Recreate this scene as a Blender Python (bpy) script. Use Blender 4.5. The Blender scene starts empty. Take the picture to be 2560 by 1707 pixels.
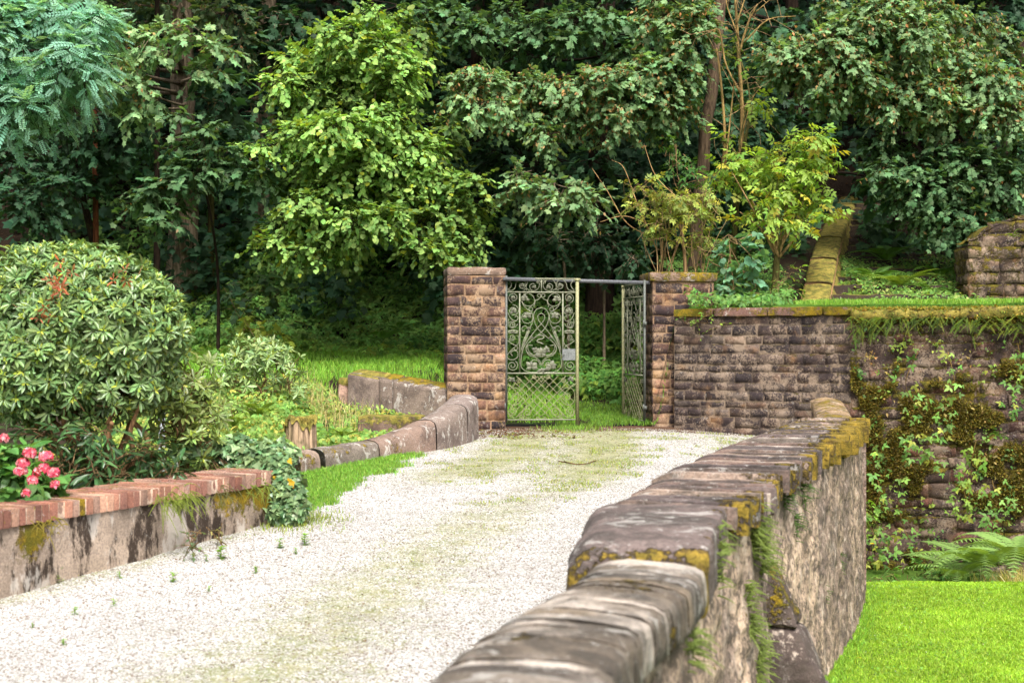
import bpy, math, random
import numpy as np
from mathutils import Vector

# ------------------------------------------------------------------ camera, sky, sun, exposure
S = bpy.context.scene
COL = S.collection
EYE = 1.7                      # eye height above the drive
FPX = 3556.0                   # 50 mm lens on a 36 mm sensor, in photo pixels
HOR = 870.0                    # horizon row
cam_d = bpy.data.cameras.new("camera")
cam_d.lens = 50.0
cam_d.sensor_width = 36.0
cam_d.clip_start = 0.05
cam_d.clip_end = 500.0
cam_d.dof.use_dof = True
cam_d.dof.focus_distance = 19.6
cam_d.dof.aperture_fstop = 3.2
cam = bpy.data.objects.new("camera", cam_d)
COL.objects.link(cam)
cam.location = (0, 0, EYE)
cam.rotation_euler = (math.radians(90) + math.atan((HOR - 853.5) / FPX), 0, 0)
S.camera = cam

SUN_EL, SUN_AZ = 52.0, 168.0   # azimuth measured clockwise from +Y (view direction): behind the camera
w = bpy.data.worlds.new("World")
S.world = w
w.use_nodes = True
nt = w.node_tree
bg = nt.nodes["Background"]
sky = nt.nodes.new("ShaderNodeTexSky")
sky.sky_type = 'NISHITA'
sky.sun_disc = False
sky.sun_elevation = math.radians(SUN_EL)
sky.sun_rotation = math.radians(SUN_AZ)
sky.air_density = 1.0
sky.dust_density = 6.0
sky.ozone_density = 1.0
hs = nt.nodes.new("ShaderNodeHueSaturation")      # thin overcast: a paler sky
hs.inputs['Saturation'].default_value = 0.45
nt.links.new(sky.outputs[0], hs.inputs['Color'])
nt.links.new(hs.outputs[0], bg.inputs[0])
bg.inputs[1].default_value = 0.125
sl = bpy.data.lights.new("sun", 'SUN')
sl.energy = 2.35
sl.angle = math.radians(24)
sl.color = (1.0, 0.965, 0.91)
so = bpy.data.objects.new("sun", sl)
COL.objects.link(so)
el, az = math.radians(SUN_EL), math.radians(SUN_AZ)
sdir = Vector((math.sin(az) * math.cos(el), math.cos(az) * math.cos(el), math.sin(el)))
so.rotation_euler = sdir.to_track_quat('Z', 'Y').to_euler()
S.view_settings.view_transform = 'Standard'
S.view_settings.look = 'None'
S.view_settings.exposure = 1.2
S.view_settings.gamma = 1.0
c = S.cycles
c.use_denoising = True
c.max_bounces = 5
c.diffuse_bounces = 3
c.glossy_bounces = 2
c.transmission_bounces = 3
c.transparent_max_bounces = 4
c.use_adaptive_sampling = True
c.adaptive_threshold = 0.015
c.sample_clamp_indirect = 6.0

rng = np.random.default_rng(11)
random.seed(11)

# ------------------------------------------------------------------ helpers
def W(px, py, d):
    """point seen at photo pixel (px, py) at distance d along the view"""
    return np.array([(px - 1280.0) / FPX * d, d, EYE + (HOR - py) / FPX * d])

def lin(r, g, b):
    f = lambda v: (v / 255 / 12.92) if v <= 10 else ((v / 255 + 0.055) / 1.055) ** 2.4
    return np.array([f(r), f(g), f(b)])

def norm(a):
    return a / np.maximum(np.linalg.norm(a, axis=-1, keepdims=True), 1e-9)

def vnoise(p, seed=0):
    """smooth value noise, p (n,3) -> 0..1"""
    p = np.asarray(p, float) + seed * 17.31
    i = np.floor(p).astype(np.int64); f = p - i
    u = f * f * (3 - 2 * f)
    def h(x, y, z):
        n = (x * 374761393 + y * 668265263 + z * 2147483647 + seed * 974711) & 0xffffffff
        n = ((n ^ (n >> 13)) * 1274126177) & 0xffffffff
        n = n ^ (n >> 16)
        return (n & 0xffff) / 65535.0
    r = 0
    for dx in (0, 1):
        for dy in (0, 1):
            for dz in (0, 1):
                wgt = (u[..., 0] if dx else 1 - u[..., 0]) * (u[..., 1] if dy else 1 - u[..., 1]) * (u[..., 2] if dz else 1 - u[..., 2])
                r = r + wgt * h(i[..., 0] + dx, i[..., 1] + dy, i[..., 2] + dz)
    return r

def fbm(p, seed=0, oct=3):
    p = np.asarray(p, float); a, s, t = 1.0, 0.0, 0.0
    for k in range(oct):
        s = s + a * vnoise(p * 2 ** k, seed + k); t += a; a *= 0.5
    return s / t

def sstep(a, b, x):
    t = np.clip((x - a) / (b - a), 0, 1)
    return t * t * (3 - 2 * t)

class MB:
    """collects vertices, faces and a point colour (rgb + moss amount)"""
    def __init__(self):
        self.V, self.C, self.F, self.n = [], [], [], 0
    def add(self, V, F, C=(0.5, 0.5, 0.5, 0.0)):
        V = np.asarray(V, float).reshape(-1, 3)
        C = np.asarray(C, float)
        if C.ndim == 1:
            C = np.broadcast_to(C, (len(V), len(C)))
        if C.shape[1] == 3:
            C = np.concatenate([C, np.zeros((len(C), 1))], 1)
        self.V.append(V); self.C.append(C)
        for f in (F if isinstance(F, list) else [F]):
            f = np.asarray(f, np.int64)
            if len(f):
                self.F.append(f + self.n)
        self.n += len(V)
        return self
    def build(self, name, mat, parent=None, smooth=False, loc=None):
        V = np.concatenate(self.V); C = np.concatenate(self.C)
        if loc is not None:
            V = V - np.asarray(loc)
        me = bpy.data.meshes.new(name)
        me.vertices.add(len(V)); me.vertices.foreach_set('co', V.astype(np.float32).ravel())
        loops = np.concatenate([f.ravel() for f in self.F])
        tot = np.concatenate([np.full(len(f), f.shape[1]) for f in self.F])
        st = np.concatenate([[0], np.cumsum(tot)[:-1]])
        me.loops.add(len(loops)); me.loops.foreach_set('vertex_index', loops.astype(np.int32))
        me.polygons.add(len(tot)); me.polygons.foreach_set('loop_start', st.astype(np.int32))
        if smooth:
            me.polygons.foreach_set('use_smooth', np.ones(len(tot), bool))
        me.update(calc_edges=True)
        ca = me.color_attributes.new('col', 'FLOAT_COLOR', 'POINT')
        ca.data.foreach_set('color', C.astype(np.float32).ravel())
        me.materials.append(mat)
        o = bpy.data.objects.new(name, me)
        COL.objects.link(o)
        if parent is not None:
            o.parent = parent
        elif loc is not None:
            o.location = loc
        return o

def tag(o, label, cat, group=None):
    o['label'] = label; o['category'] = cat
    if group: o['group'] = group
    return o

def thing(name, label, cat, group=None, loc=(0, 0, 0), rz=0.0):
    o = bpy.data.objects.new(name, None)
    o.empty_display_size = 0.1
    COL.objects.link(o); o.location = loc; o.rotation_euler = (0, 0, rz)
    return tag(o, label, cat, group)

def grid_faces(nu, nv, off=0):
    a = np.arange(nu - 1)[:, None] * nv + np.arange(nv - 1)[None, :]
    a = a.ravel() + off
    return np.stack([a, a + nv, a + nv + 1, a + 1], 1)

def crspline(pts, n=8, closed=False):
    P = np.asarray(pts, float)
    if closed:
        Q = np.vstack([P[-1], P, P[0], P[1]])
    else:
        Q = np.vstack([2 * P[0] - P[1], P, 2 * P[-1] - P[-2]])
    out = []
    for k in range(len(Q) - 3):
        p0, p1, p2, p3 = Q[k:k + 4]
        for t in np.linspace(0, 1, n, endpoint=False):
            out.append(0.5 * ((2 * p1) + (-p0 + p2) * t + (2 * p0 - 5 * p1 + 4 * p2 - p3) * t * t + (-p0 + 3 * p1 - 3 * p2 + p3) * t ** 3))
    out.append(Q[-2])
    return np.array(out)

def tube(mb, pts, radii, sides=6, col=(0.3, 0.3, 0.3, 0), lump=0.0, flat=None):
    P = np.asarray(pts, float); n = len(P)
    R = np.broadcast_to(np.asarray(radii, float), (n,)) if np.ndim(radii) == 0 else np.asarray(radii, float)
    T = norm(np.gradient(P, axis=0))
    ref = np.array([0.0, 0.0, 1.0]) if abs(T[0][2]) < 0.9 else np.array([1.0, 0, 0])
    if flat is not None: ref = np.asarray(flat, float)
    U = np.zeros_like(P); U[0] = norm(np.cross(T[0], ref))
    for k in range(1, n):
        u = U[k - 1] - T[k] * np.dot(U[k - 1], T[k]); U[k] = norm(u)
    Vv = np.cross(T, U)
    a = np.arange(sides) / sides * 2 * np.pi
    ring = np.cos(a)[None, :, None] * U[:, None, :] + np.sin(a)[None, :, None] * Vv[:, None, :]
    rr = R[:, None, None]
    if lump:
        rr = rr * (1 + lump * (fbm((P[:, None, :] + ring * R[:, None, None] * 1.5) * 3.0, 5) - 0.5)[..., None] * 2)
    V = P[:, None, :] + ring * rr
    idx = np.arange(n * sides).reshape(n, sides)
    nx = np.roll(idx, -1, 1)
    F = np.stack([idx[:-1], nx[:-1], nx[1:], idx[1:]], -1).reshape(-1, 4)
    V = V.reshape(-1, 3)
    caps = []
    if n > 1 and sides <= 8:
        caps = [idx[0][::-1][None, :], idx[-1][None, :]]
    mb.add(V, [F] + caps, col)

def sticks(mb, A, B, r0, r1, col):
    """many thin three-sided twigs at once"""
    A = np.asarray(A); B = np.asarray(B); n = len(A)
    T = norm(B - A)
    ref = np.where(np.abs(T[:, 2:3]) < 0.9, np.array([[0, 0, 1.0]]), np.array([[1.0, 0, 0]]))
    U = norm(np.cross(T, ref)); Vv = np.cross(T, U)
    a = np.arange(3) / 3 * 2 * np.pi
    ring = np.cos(a)[None, :, None] * U[:, None, :] + np.sin(a)[None, :, None] * Vv[:, None, :]
    V = np.concatenate([A[:, None, :] + ring * r0, B[:, None, :] + ring * r1], 1).reshape(-1, 3)
    base = np.arange(n)[:, None] * 6
    F = np.concatenate([base + np.array([[i, (i + 1) % 3, 3 + (i + 1) % 3, 3 + i]]) for i in range(3)])
    mb.add(V, F, col)

# ---- leaf templates: (x across, y along, z up), triangles
def fan(outline, cy=0.35, bend=0.0, cup=0.0):
    V = np.array([[0, cy]] + outline, float)
    n = len(outline)
    F = np.array([[0, i + 1, (i + 1) % n + 1] for i in range(n)])
    z = -bend * V[:, 1] ** 2 + cup * np.abs(V[:, 0])
    return np.concatenate([V, z[:, None]], 1), F

def mirror_outline(half):
    return half + [(-x, y) for x, y in reversed(half) if abs(x) > 1e-6]

L_MAPLE = fan([(0, .04), (.22, -.04), (.48, .12), (.36, .30), (.54, .60), (.25, .63), (0, 1.0), (-.25, .63), (-.54, .60), (-.36, .30), (-.48, .12), (-.22, -.04)], .36, .38, -.22)
L_ROUND = fan([(0, 0), (.3, .05), (.47, .35), (.4, .68), (.15, .88), (0, 1.02), (-.15, .88), (-.4, .68), (-.47, .35), (-.3, .05)], .42, .22, .12)
L_OVAL = fan([(0, 0), (.22, .25), (.24, .55), (0, 1.0), (-.24, .55), (-.22, .25)], .45, .2, .2)
L_RHODO = fan([(0, 0), (.08, .25), (.135, .6), (.08, .88), (0, 1.0), (-.08, .88), (-.135, .6), (-.08, .25)], .5, .25, .45)
L_IVY = fan([(0, .05), (.3, -.05), (.52, .22), (.28, .5), (0, 1.0), (-.28, .5), (-.52, .22), (-.3, -.05)], .3, .1, .1)

def compound(leaflet, spots):
    Vs, Fs, n = [], [], 0
    LV, LF = leaflet
    for (x, y, ang, s) in spots:
        a = math.radians(ang)
        vx = LV[:, 0] * s * 1.0; vy = LV[:, 1] * s
        X = x + vx * math.cos(a) + vy * math.sin(a)
        Y = y - vx * math.sin(a) + vy * math.cos(a)
        Z = LV[:, 2] * s - 0.15 * Y ** 2
        Vs.append(np.stack([X, Y, Z], 1)); Fs.append(LF + n); n += len(LV)
    return np.concatenate(Vs), np.concatenate(Fs)

L_DIAM = (np.array([[0, 0, 0], [.21, .3, .04], [.21, .7, .04], [0, 1.0, 0], [-.21, .7, .04], [-.21, .3, .04]], float), np.array([[0, 1, 2], [0, 2, 3], [0, 3, 4], [0, 4, 5]]))
L_ELDER = compound(L_OVAL, [(0, .55, 0, .5), (0, .5, 62, .45), (0, .5, -62, .45), (0, .22, 70, .42), (0, .22, -70, .42)])
L_PINN = compound(L_DIAM, [(0, .88, 0, .19)] + [(0, .08 + .125 * k, s * 66, .21) for k in range(7) for s in (1, -1)])
L_TRIF = compound(L_OVAL, [(0, .42, 0, .6), (0, .38, 75, .5), (0, .38, -75, .5)])

def scatter(mb, tmpl, P, Y, N, size, col):
    T, F = tmpl
    P = np.asarray(P); n = len(P)
    Y = norm(np.asarray(Y)); X = norm(np.cross(Y, N)); Z = np.cross(X, Y)
    s = np.broadcast_to(np.asarray(size, float), (n,))[:, None, None]
    curl = rng.uniform(.3, 1.7, n)[:, None, None]
    V = P[:, None, :] + s * (T[None, :, 0:1] * X[:, None, :] + T[None, :, 1:2] * Y[:, None, :] + curl * T[None, :, 2:3] * Z[:, None, :])
    FF = (F[None] + (np.arange(n) * len(T))[:, None, None]).reshape(-1, 3)
    C = np.repeat(np.asarray(col), len(T), axis=0) if np.ndim(col) == 2 else col
    mb.add(V.reshape(-1, 3), FF, C)

def tints(n, base, var=0.25, alt=None, palt=0.0):
    base = np.asarray(base, float)
    k = np.exp(rng.normal(0, var, n))[:, None]
    C = base[None] * k
    C[:, 0] *= np.exp(rng.normal(0, var * .5, n))
    if alt is not None:
        m = rng.random(n) < palt
        C[m] = np.asarray(alt)[None] * np.exp(rng.normal(0, .25, m.sum()))[:, None]
    return np.clip(C, 0.003, 0.9)

def blob_points(c, r, n, lo=0.45):
    d = norm(rng.normal(size=(n, 3)))
    rad = rng.uniform(lo ** 3, 1, n) ** (1 / 3)
    p = d * rad[:, None]
    return np.asarray(c) + p * np.asarray(r), norm(d / np.asarray(r) * min(r))

def sprays(mb, tw, tmpl, c, r, n, size, base, L=0.4, nl=8, droop=0.35, up=0.75, out=0.5, var=0.22, alt=None, palt=0, twcol=(.05, .035, .02, 0), spread=55, lo=.4, flatz=.6, ydown=.3):
    """leafy twigs set through the volume of an ellipsoid"""
    P, D = blob_points(c, r, n, lo)
    D = D.copy(); D[:, 2] *= flatz; D += rng.normal(0, .35, D.shape); D = norm(D)
    Ls = L * rng.uniform(.6, 1.25, n)
    t = np.linspace(.25, 1, nl)
    pts = P[:, None, :] + D[:, None, :] * (Ls[:, None, None] * (t[None, :, None] - .5))
    pts[:, :, 2] -= droop * Ls[:, None] * (t[None, :] ** 2)
    side = norm(np.cross(D, np.array([0, 0, 1.0])))
    a = np.radians(spread) * np.where(np.arange(nl) % 2 == 0, 1, -1) * rng.uniform(.4, 1.3, (n, nl))
    a[:, -1] *= .2
    Y = D[:, None, :] * np.cos(a)[..., None] + side[:, None, :] * np.sin(a)[..., None]
    Y[..., 2] -= ydown
    Y = Y + rng.normal(0, .18, Y.shape)
    Nn = np.array([0, 0, up]) + D[:, None, :] * out + rng.normal(0, .3, Y.shape)
    m = n * nl
    sz = size * np.exp(rng.normal(0, .22, m))
    ktw = np.exp(rng.normal(0, .16, n))
    C = tints(m, base, var, alt, palt) * np.repeat(ktw, nl)[:, None]
    scatter(mb, tmpl, pts.reshape(-1, 3), Y.reshape(-1, 3), Nn.reshape(-1, 3), sz, C)
    if tw is not None:
        sticks(tw, pts[:, 0] - D * (Ls * .25)[:, None], pts[:, nl // 2], .006, .004, twcol)
        sticks(tw, pts[:, nl // 2], pts[:, -1], .004, .002, twcol)
    return pts

def blades(mb, P, h, wd, lean, col, seg2=True, cdir=None):
    P = np.asarray(P); n = len(P)
    a = rng.uniform(0, 2 * np.pi, n)
    wv = np.stack([np.cos(a), np.sin(a), np.zeros(n)], 1) * (np.broadcast_to(wd, (n,)) / 2)[:, None]
    b = rng.uniform(0, 2 * np.pi, n)
    ld = np.stack([np.cos(b), np.sin(b), np.zeros(n)], 1)
    if cdir is not None: ld = norm(ld * .6 + np.asarray(cdir))
    h = np.broadcast_to(h, (n,)) * rng.uniform(.55, 1.3, n)
    ln = np.broadcast_to(lean, (n,)) * rng.uniform(.2, 1.4, n)
    up = np.array([0, 0, 1.0])
    mid = P + up * (h * .55)[:, None] + ld * (h * ln * .3)[:, None]
    tip = P + up * (h * (1 - .3 * np.minimum(ln, 2)))[:, None] + ld * (h * ln)[:, None]
    V = np.stack([P - wv, P + wv, mid + wv * .7, mid - wv * .7, tip], 1).reshape(-1, 3)
    base = np.arange(n)[:, None] * 5
    C = np.repeat(col, 5, axis=0) if np.ndim(col) == 2 else col
    mb.add(V, [base + np.array([[0, 1, 2, 3]]), base + np.array([[3, 2, 4]])], C)

# ------------------------------------------------------------------ materials
def new_mat(name):
    m = bpy.data.materials.new(name); m.use_nodes = True
    t = m.node_tree; t.nodes.clear()
    return m, t

class NT:
    def __init__(self, t): self.t = t
    def n(self, typ, **kw):
        x = self.t.nodes.new(typ)
        for k, v in kw.items(): setattr(x, k, v)
        return x
    def l(self, a, b): self.t.links.new(a, b)
    def noise(self, vec, scale, detail=4, rough=.6, dist=0.0):
        x = self.n('ShaderNodeTexNoise'); x.inputs['Scale'].default_value = scale
        x.inputs['Detail'].default_value = detail; x.inputs['Roughness'].default_value = rough
        x.inputs['Distortion'].default_value = dist
        if vec is not None: self.l(vec, x.inputs['Vector'])
        return x.outputs['Fac']
    def ramp(self, fac, a, b, smooth=True):
        x = self.n('ShaderNodeMapRange'); x.interpolation_type = 'SMOOTHSTEP' if smooth else 'LINEAR'
        x.inputs['From Min'].default_value = a; x.inputs['From Max'].default_value = b
        self.l(fac, x.inputs['Value']); return x.outputs['Result']
    def math(self, op, a, b=None, clamp=False):
        x = self.n('ShaderNodeMath', operation=op); x.use_clamp = clamp
        for i, v in enumerate((a, b)):
            if v is None: continue
            if isinstance(v, (int, float)): x.inputs[i].default_value = v
            else: self.l(v, x.inputs[i])
        return x.outputs[0]
    def mix(self, fac, a, b, mode='MIX'):
        x = self.n('ShaderNodeMix', data_type='RGBA', blend_type=mode)
        for s, v in ((x.inputs[0], fac), (x.inputs[6], a), (x.inputs[7], b)):
            if isinstance(v, (int, float)): s.default_value = v
            elif isinstance(v, (tuple, list, np.ndarray)): s.default_value = (*[float(q) for q in v[:3]], 1)
            else: self.l(v, s)
        return x.outputs[2]
    def bump(self, h, strength, dist):
        x = self.n('ShaderNodeBump'); x.inputs['Strength'].default_value = strength
        x.inputs['Distance'].default_value = dist; self.l(h, x.inputs['Height']); return x.outputs['Normal']
    def scaled(self, vec, sc):
        x = self.n('ShaderNodeVectorMath', operation='MULTIPLY'); self.l(vec, x.inputs[0]); x.inputs[1].default_value = sc
        return x.outputs[0]

def leaf_mat(name, rough=.42, trans=.35, spec=.4):
    m, t = new_mat(name); q = NT(t)
    at = q.n('ShaderNodeAttribute', attribute_name='col')
    geo = q.n('ShaderNodeNewGeometry')
    nz = q.noise(geo.outputs['Position'], 45, 3)
    col = q.mix(q.ramp(nz, .3, .7), at.outputs['Color'], q.mix(1.0, at.outputs['Color'], (.72, .8, .75), 'MULTIPLY'))
    back = q.mix(geo.outputs['Backfacing'], col, q.mix(.12, col, (.16, .22, .13)))
    p = q.n('ShaderNodeBsdfPrincipled'); p.inputs['Roughness'].default_value = rough
    p.inputs['Specular IOR Level'].default_value = spec
    q.l(back, p.inputs['Base Color'])
    tr = q.n('ShaderNodeBsdfTranslucent')
    q.l(q.mix(1.0, col, (1.5, 1.35, .5), 'MULTIPLY'), tr.inputs['Color'])
    mx = q.n('ShaderNodeMixShader'); mx.inputs[0].default_value = trans
    q.l(p.outputs[0], mx.inputs[1]); q.l(tr.outputs[0], mx.inputs[2])
    o = q.n('ShaderNodeOutputMaterial'); q.l(mx.outputs[0], o.inputs[0])
    return m

def stone_mat(name, patina=.5, lichen=.3, moss_up=.6, streak=0.0, bump=.5, moss_a=(.13, .115, .012), moss_b=(.30, .20, .015), patc=(.022, .016, .018), ochre=.0, fine=60, wht=(.5, .48, .44), smear=0.0, smc=(.36, .26, .18), biglich=0.0, pt=(.44, .58), speck=0.0, mpat=5):
    """weathered sandstone: own stone colour, dark patina, pale lichen, moss where the moss amount (alpha) or an upward face lets it grow"""
    m, t = new_mat(name); q = NT(t)
    at = q.n('ShaderNodeAttribute', attribute_name='col')
    geo = q.n('ShaderNodeNewGeometry'); pos = geo.outputs['Position']
    big = q.noise(pos, 2.3, 5, .65, .4); med = q.noise(pos, 9, 5, .7); fin = q.noise(pos, fine, 4, .7)
    col = q.mix(q.ramp(fin, .25, .75), q.mix(1.0, at.outputs['Color'], (.62, .6, .62), 'MULTIPLY'), q.mix(1.0, at.outputs['Color'], (1.3, 1.28, 1.25), 'MULTIPLY'))
    if ochre:
        col = q.mix(q.math('MULTIPLY', q.ramp(q.noise(pos, 3.1, 3), .55, .72), ochre), col, (.50, .24, .07))
    if patina:
        pf = q.math('ADD', q.math('MULTIPLY', big, .65), q.math('MULTIPLY', med, .35))
        col = q.mix(q.math('MULTIPLY', q.ramp(pf, *pt), patina), col, patc)
    if streak:
        sv = q.scaled(pos, (3.6, 3.6, 1.0))
        sf = q.math('ADD', q.math('MULTIPLY', q.noise(sv, 1.25, 6, .62, .3), .72), q.math('MULTIPLY', q.noise(q.scaled(pos, (30, 30, 12)), 1.0, 4, .8), .28))
        col = q.mix(q.math('MULTIPLY', q.ramp(sf, .485, .56), streak), col, (.026, .017, .012))
        col = q.mix(q.math('MULTIPLY', q.ramp(q.noise(q.scaled(pos, (5, 5, 2)), 1.0, 5, .7), .56, .64), streak * .6), col, (.52, .48, .43))
    if speck:
        sk = q.math('ADD', q.math('MULTIPLY', q.noise(pos, 6, 6, .8), .55), q.math('MULTIPLY', q.noise(pos, 21, 4, .8), .45))
        col = q.mix(q.math('MULTIPLY', q.ramp(sk, .485, .55), speck), col, (.070, .055, .046))
        col = q.mix(q.math('MULTIPLY', q.ramp(sk, .46, .40), speck * .6), col, (.62, .52, .43))
    if smear:
        sf = q.math('ADD', q.math('MULTIPLY', q.noise(pos, 3.6, 4, .6), .5), q.math('MULTIPLY', q.noise(pos, 38, 4, .8), .5))
        col = q.mix(q.math('MULTIPLY', q.ramp(sf, .49, .57), smear), col, smc)
    if biglich:
        col = q.mix(q.math('MULTIPLY', q.ramp(q.noise(q.scaled(pos, (1, 2.2, 1)), 4.2, 6, .72, .8), .565, .62), biglich), col, wht)
    if lichen:
        lf = q.noise(pos, 17, 5, .75, .6)
        col = q.mix(q.math('MULTIPLY', q.ramp(lf, .60, .68), lichen), col, wht)
    sx = q.n('ShaderNodeSeparateXYZ'); q.l(geo.outputs['Normal'], sx.inputs[0])
    mn = q.math('ADD', q.math('MULTIPLY', q.noise(pos, mpat, 5, .75), .65), q.math('MULTIPLY', q.noise(pos, 34, 3, .8), .35))
    up = q.ramp(sx.outputs[2], .1, .9)
    mf = q.math('ADD', q.math('ADD', mn, q.math('MULTIPLY', up, moss_up * .22)), q.math('SUBTRACT', q.math('MULTIPLY', at.outputs['Alpha'], .45), .22))
    mm = q.ramp(mf, .47, .56)
    mcol = q.mix(q.ramp(q.noise(pos, 11, 4), .35, .65), moss_a, moss_b)
    mcol = q.mix(q.math('MULTIPLY', q.ramp(q.noise(pos, 7.5, 5, .7), .52, .62), .75), mcol, (.085, .055, .022))
    mcol = q.mix(q.ramp(q.noise(pos, 90, 2), .3, .7), q.mix(1.0, mcol, (.5, .5, .5), 'MULTIPLY'), mcol)
    col = q.mix(mm, col, mcol)
    p = q.n('ShaderNodeBsdfPrincipled'); p.inputs['Roughness'].default_value = .93
    p.inputs['Specular IOR Level'].default_value = .2
    q.l(col, p.inputs['Base Color'])
    h = q.math('ADD', q.math('ADD', q.math('MULTIPLY', fin, .35), q.math('MULTIPLY', med, .8)), q.math('MULTIPLY', mm, .7))
    q.l(q.bump(h, bump, .02), p.inputs['Normal'])
    o = q.n('ShaderNodeOutputMaterial'); q.l(p.outputs[0], o.inputs[0])
    return m

def bark_mat(name, scale=(26, 26, 3)):
    m, t = new_mat(name); q = NT(t)
    at = q.n('ShaderNodeAttribute', attribute_name='col')
    geo = q.n('ShaderNodeNewGeometry'); pos = geo.outputs['Position']
    n1 = q.noise(q.scaled(pos, scale), 1.0, 5, .7, .5); n2 = q.noise(pos, 6, 4)
    col = q.mix(q.ramp(n1, .35, .65), q.mix(1.0, at.outputs['Color'], (.4, .38, .36), 'MULTIPLY'), q.mix(1.0, at.outputs['Color'], (1.35, 1.3, 1.25), 'MULTIPLY'))
    col = q.mix(q.math('MULTIPLY', q.ramp(n2, .55, .7), .5), col, (.06, .07, .02))
    p = q.n('ShaderNodeBsdfPrincipled'); p.inputs['Roughness'].default_value = .95
    p.inputs['Specular IOR Level'].default_value = .15
    q.l(col, p.inputs['Base Color']); q.l(q.bump(n1, .8, .02), p.inputs['Normal'])
    o = q.n('ShaderNodeOutputMaterial'); q.l(p.outputs[0], o.inputs[0])
    return m

def ground_mat(name, kind):
    m, t = new_mat(name); q = NT(t)
    geo = q.n('ShaderNodeNewGeometry'); pos = geo.outputs['Position']
    at = q.n('ShaderNodeAttribute', attribute_name='col')
    p = q.n('ShaderNodeBsdfPrincipled'); p.inputs['Roughness'].default_value = .95
    p.inputs['Specular IOR Level'].default_value = .15
    if kind == 'gravel':
        v = q.n('ShaderNodeTexVoronoi'); v.inputs['Scale'].default_value = 80; q.l(pos, v.inputs['Vector'])
        sep = q.n('ShaderNodeSeparateColor'); q.l(v.outputs['Color'], sep.inputs[0])
        stone = q.mix(q.ramp(sep.outputs[0], 0, 1, False), (.345, .34, .333), (.62, .617, .608))
        stone = q.mix(q.math('GREATER_THAN', sep.outputs[1], .90), stone, (.17, .12, .09))
        stone = q.mix(q.math('MULTIPLY', q.ramp(q.noise(pos, 1.6, 5, .7), .42, .62), .45), stone, q.mix(1.0, stone, (.62, .60, .56), 'MULTIPLY'))
        stone = q.mix(q.ramp(v.outputs['Distance'], .45, .8), stone, (.16, .13, .10))
        mn = q.math('ADD', q.math('MULTIPLY', q.noise(pos, 3.4, 6, .8), .68), q.math('MULTIPLY', q.noise(pos, 22, 4, .8), .32))
        mf = q.math('ADD', mn, q.math('SUBTRACT', q.math('MULTIPLY', at.outputs['Alpha'], .42), .25))
        mcol = q.mix(q.ramp(q.noise(pos, 6, 3), .35, .65), (.15, .17, .045), (.26, .25, .12))
        mf = q.math('ADD', mf, q.math('MULTIPLY', q.math('SUBTRACT', sep.outputs[2], .5), .22))
        col = q.mix(q.math('MULTIPLY', q.ramp(mf, .43, .60), .82), stone, mcol)
        # brown leaf litter and bare soil where the colour channel says so
        sc = q.n('ShaderNodeSeparateColor'); q.l(at.outputs['Color'], sc.inputs[0])
        sf = q.math('ADD', q.noise(pos, 12, 5, .7), q.math('SUBTRACT', q.math('MULTIPLY', sc.outputs[0], .6), .3))
        col = q.mix(q.ramp(sf, .5, .62), col, (.09, .05, .03))
        q.l(q.bump(v.outputs['Distance'], .6, .012), p.inputs['Normal'])
    elif kind == 'soil':
        n1 = q.noise(pos, 1.5, 5); n2 = q.noise(pos, 35, 5, .75)
        col = q.mix(q.ramp(n1, .4, .6), (.020, .013, .009), (.030, .020, .012))
        col = q.mix(q.ramp(n2, .5, .7), col, (.055, .030, .019))
        col = q.mix(q.math('MULTIPLY', q.ramp(q.noise(pos, 4, 4), .5, .62), at.outputs['Alpha']), col, (.035, .07, .015))
        q.l(q.bump(n2, .8, .03), p.inputs['Normal'])
    else:  # turf under the blades
        n1 = q.noise(pos, 1.1, 5); n2 = q.noise(pos, 50, 4, .7)
        col = q.mix(q.ramp(n1, .35, .65), (.06, .13, .015), (.085, .15, .02))
        col = q.mix(q.ramp(n2, .3, .7), q.mix(1.0, col, (.5, .55, .5), 'MULTIPLY'), col)
        q.l(q.bump(n2, .8, .02), p.inputs['Normal'])
    q.l(col, p.inputs['Base Color'])
    o = q.n('ShaderNodeOutputMaterial'); q.l(p.outputs[0], o.inputs[0])
    return m

def plain_mat(name, rough=.6, metal=0.0, nscale=40, amt=.4):
    m, t = new_mat(name); q = NT(t)
    at = q.n('ShaderNodeAttribute', attribute_name='col')
    geo = q.n('ShaderNodeNewGeometry'); pos = geo.outputs['Position']
    n1 = q.noise(pos, nscale, 4, .7)
    col = q.mix(q.ramp(n1, .35, .65), q.mix(1.0, at.outputs['Color'], (1 - amt, 1 - amt, 1 - amt), 'MULTIPLY'), at.outputs['Color'])
    p = q.n('ShaderNodeBsdfPrincipled'); p.inputs['Roughness'].default_value = rough
    p.inputs['Metallic'].default_value = metal
    q.l(col, p.inputs['Base Color']); q.l(q.bump(n1, .3, .004), p.inputs['Normal'])
    o = q.n('ShaderNodeOutputMaterial'); q.l(p.outputs[0], o.inputs[0])
    return m

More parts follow.
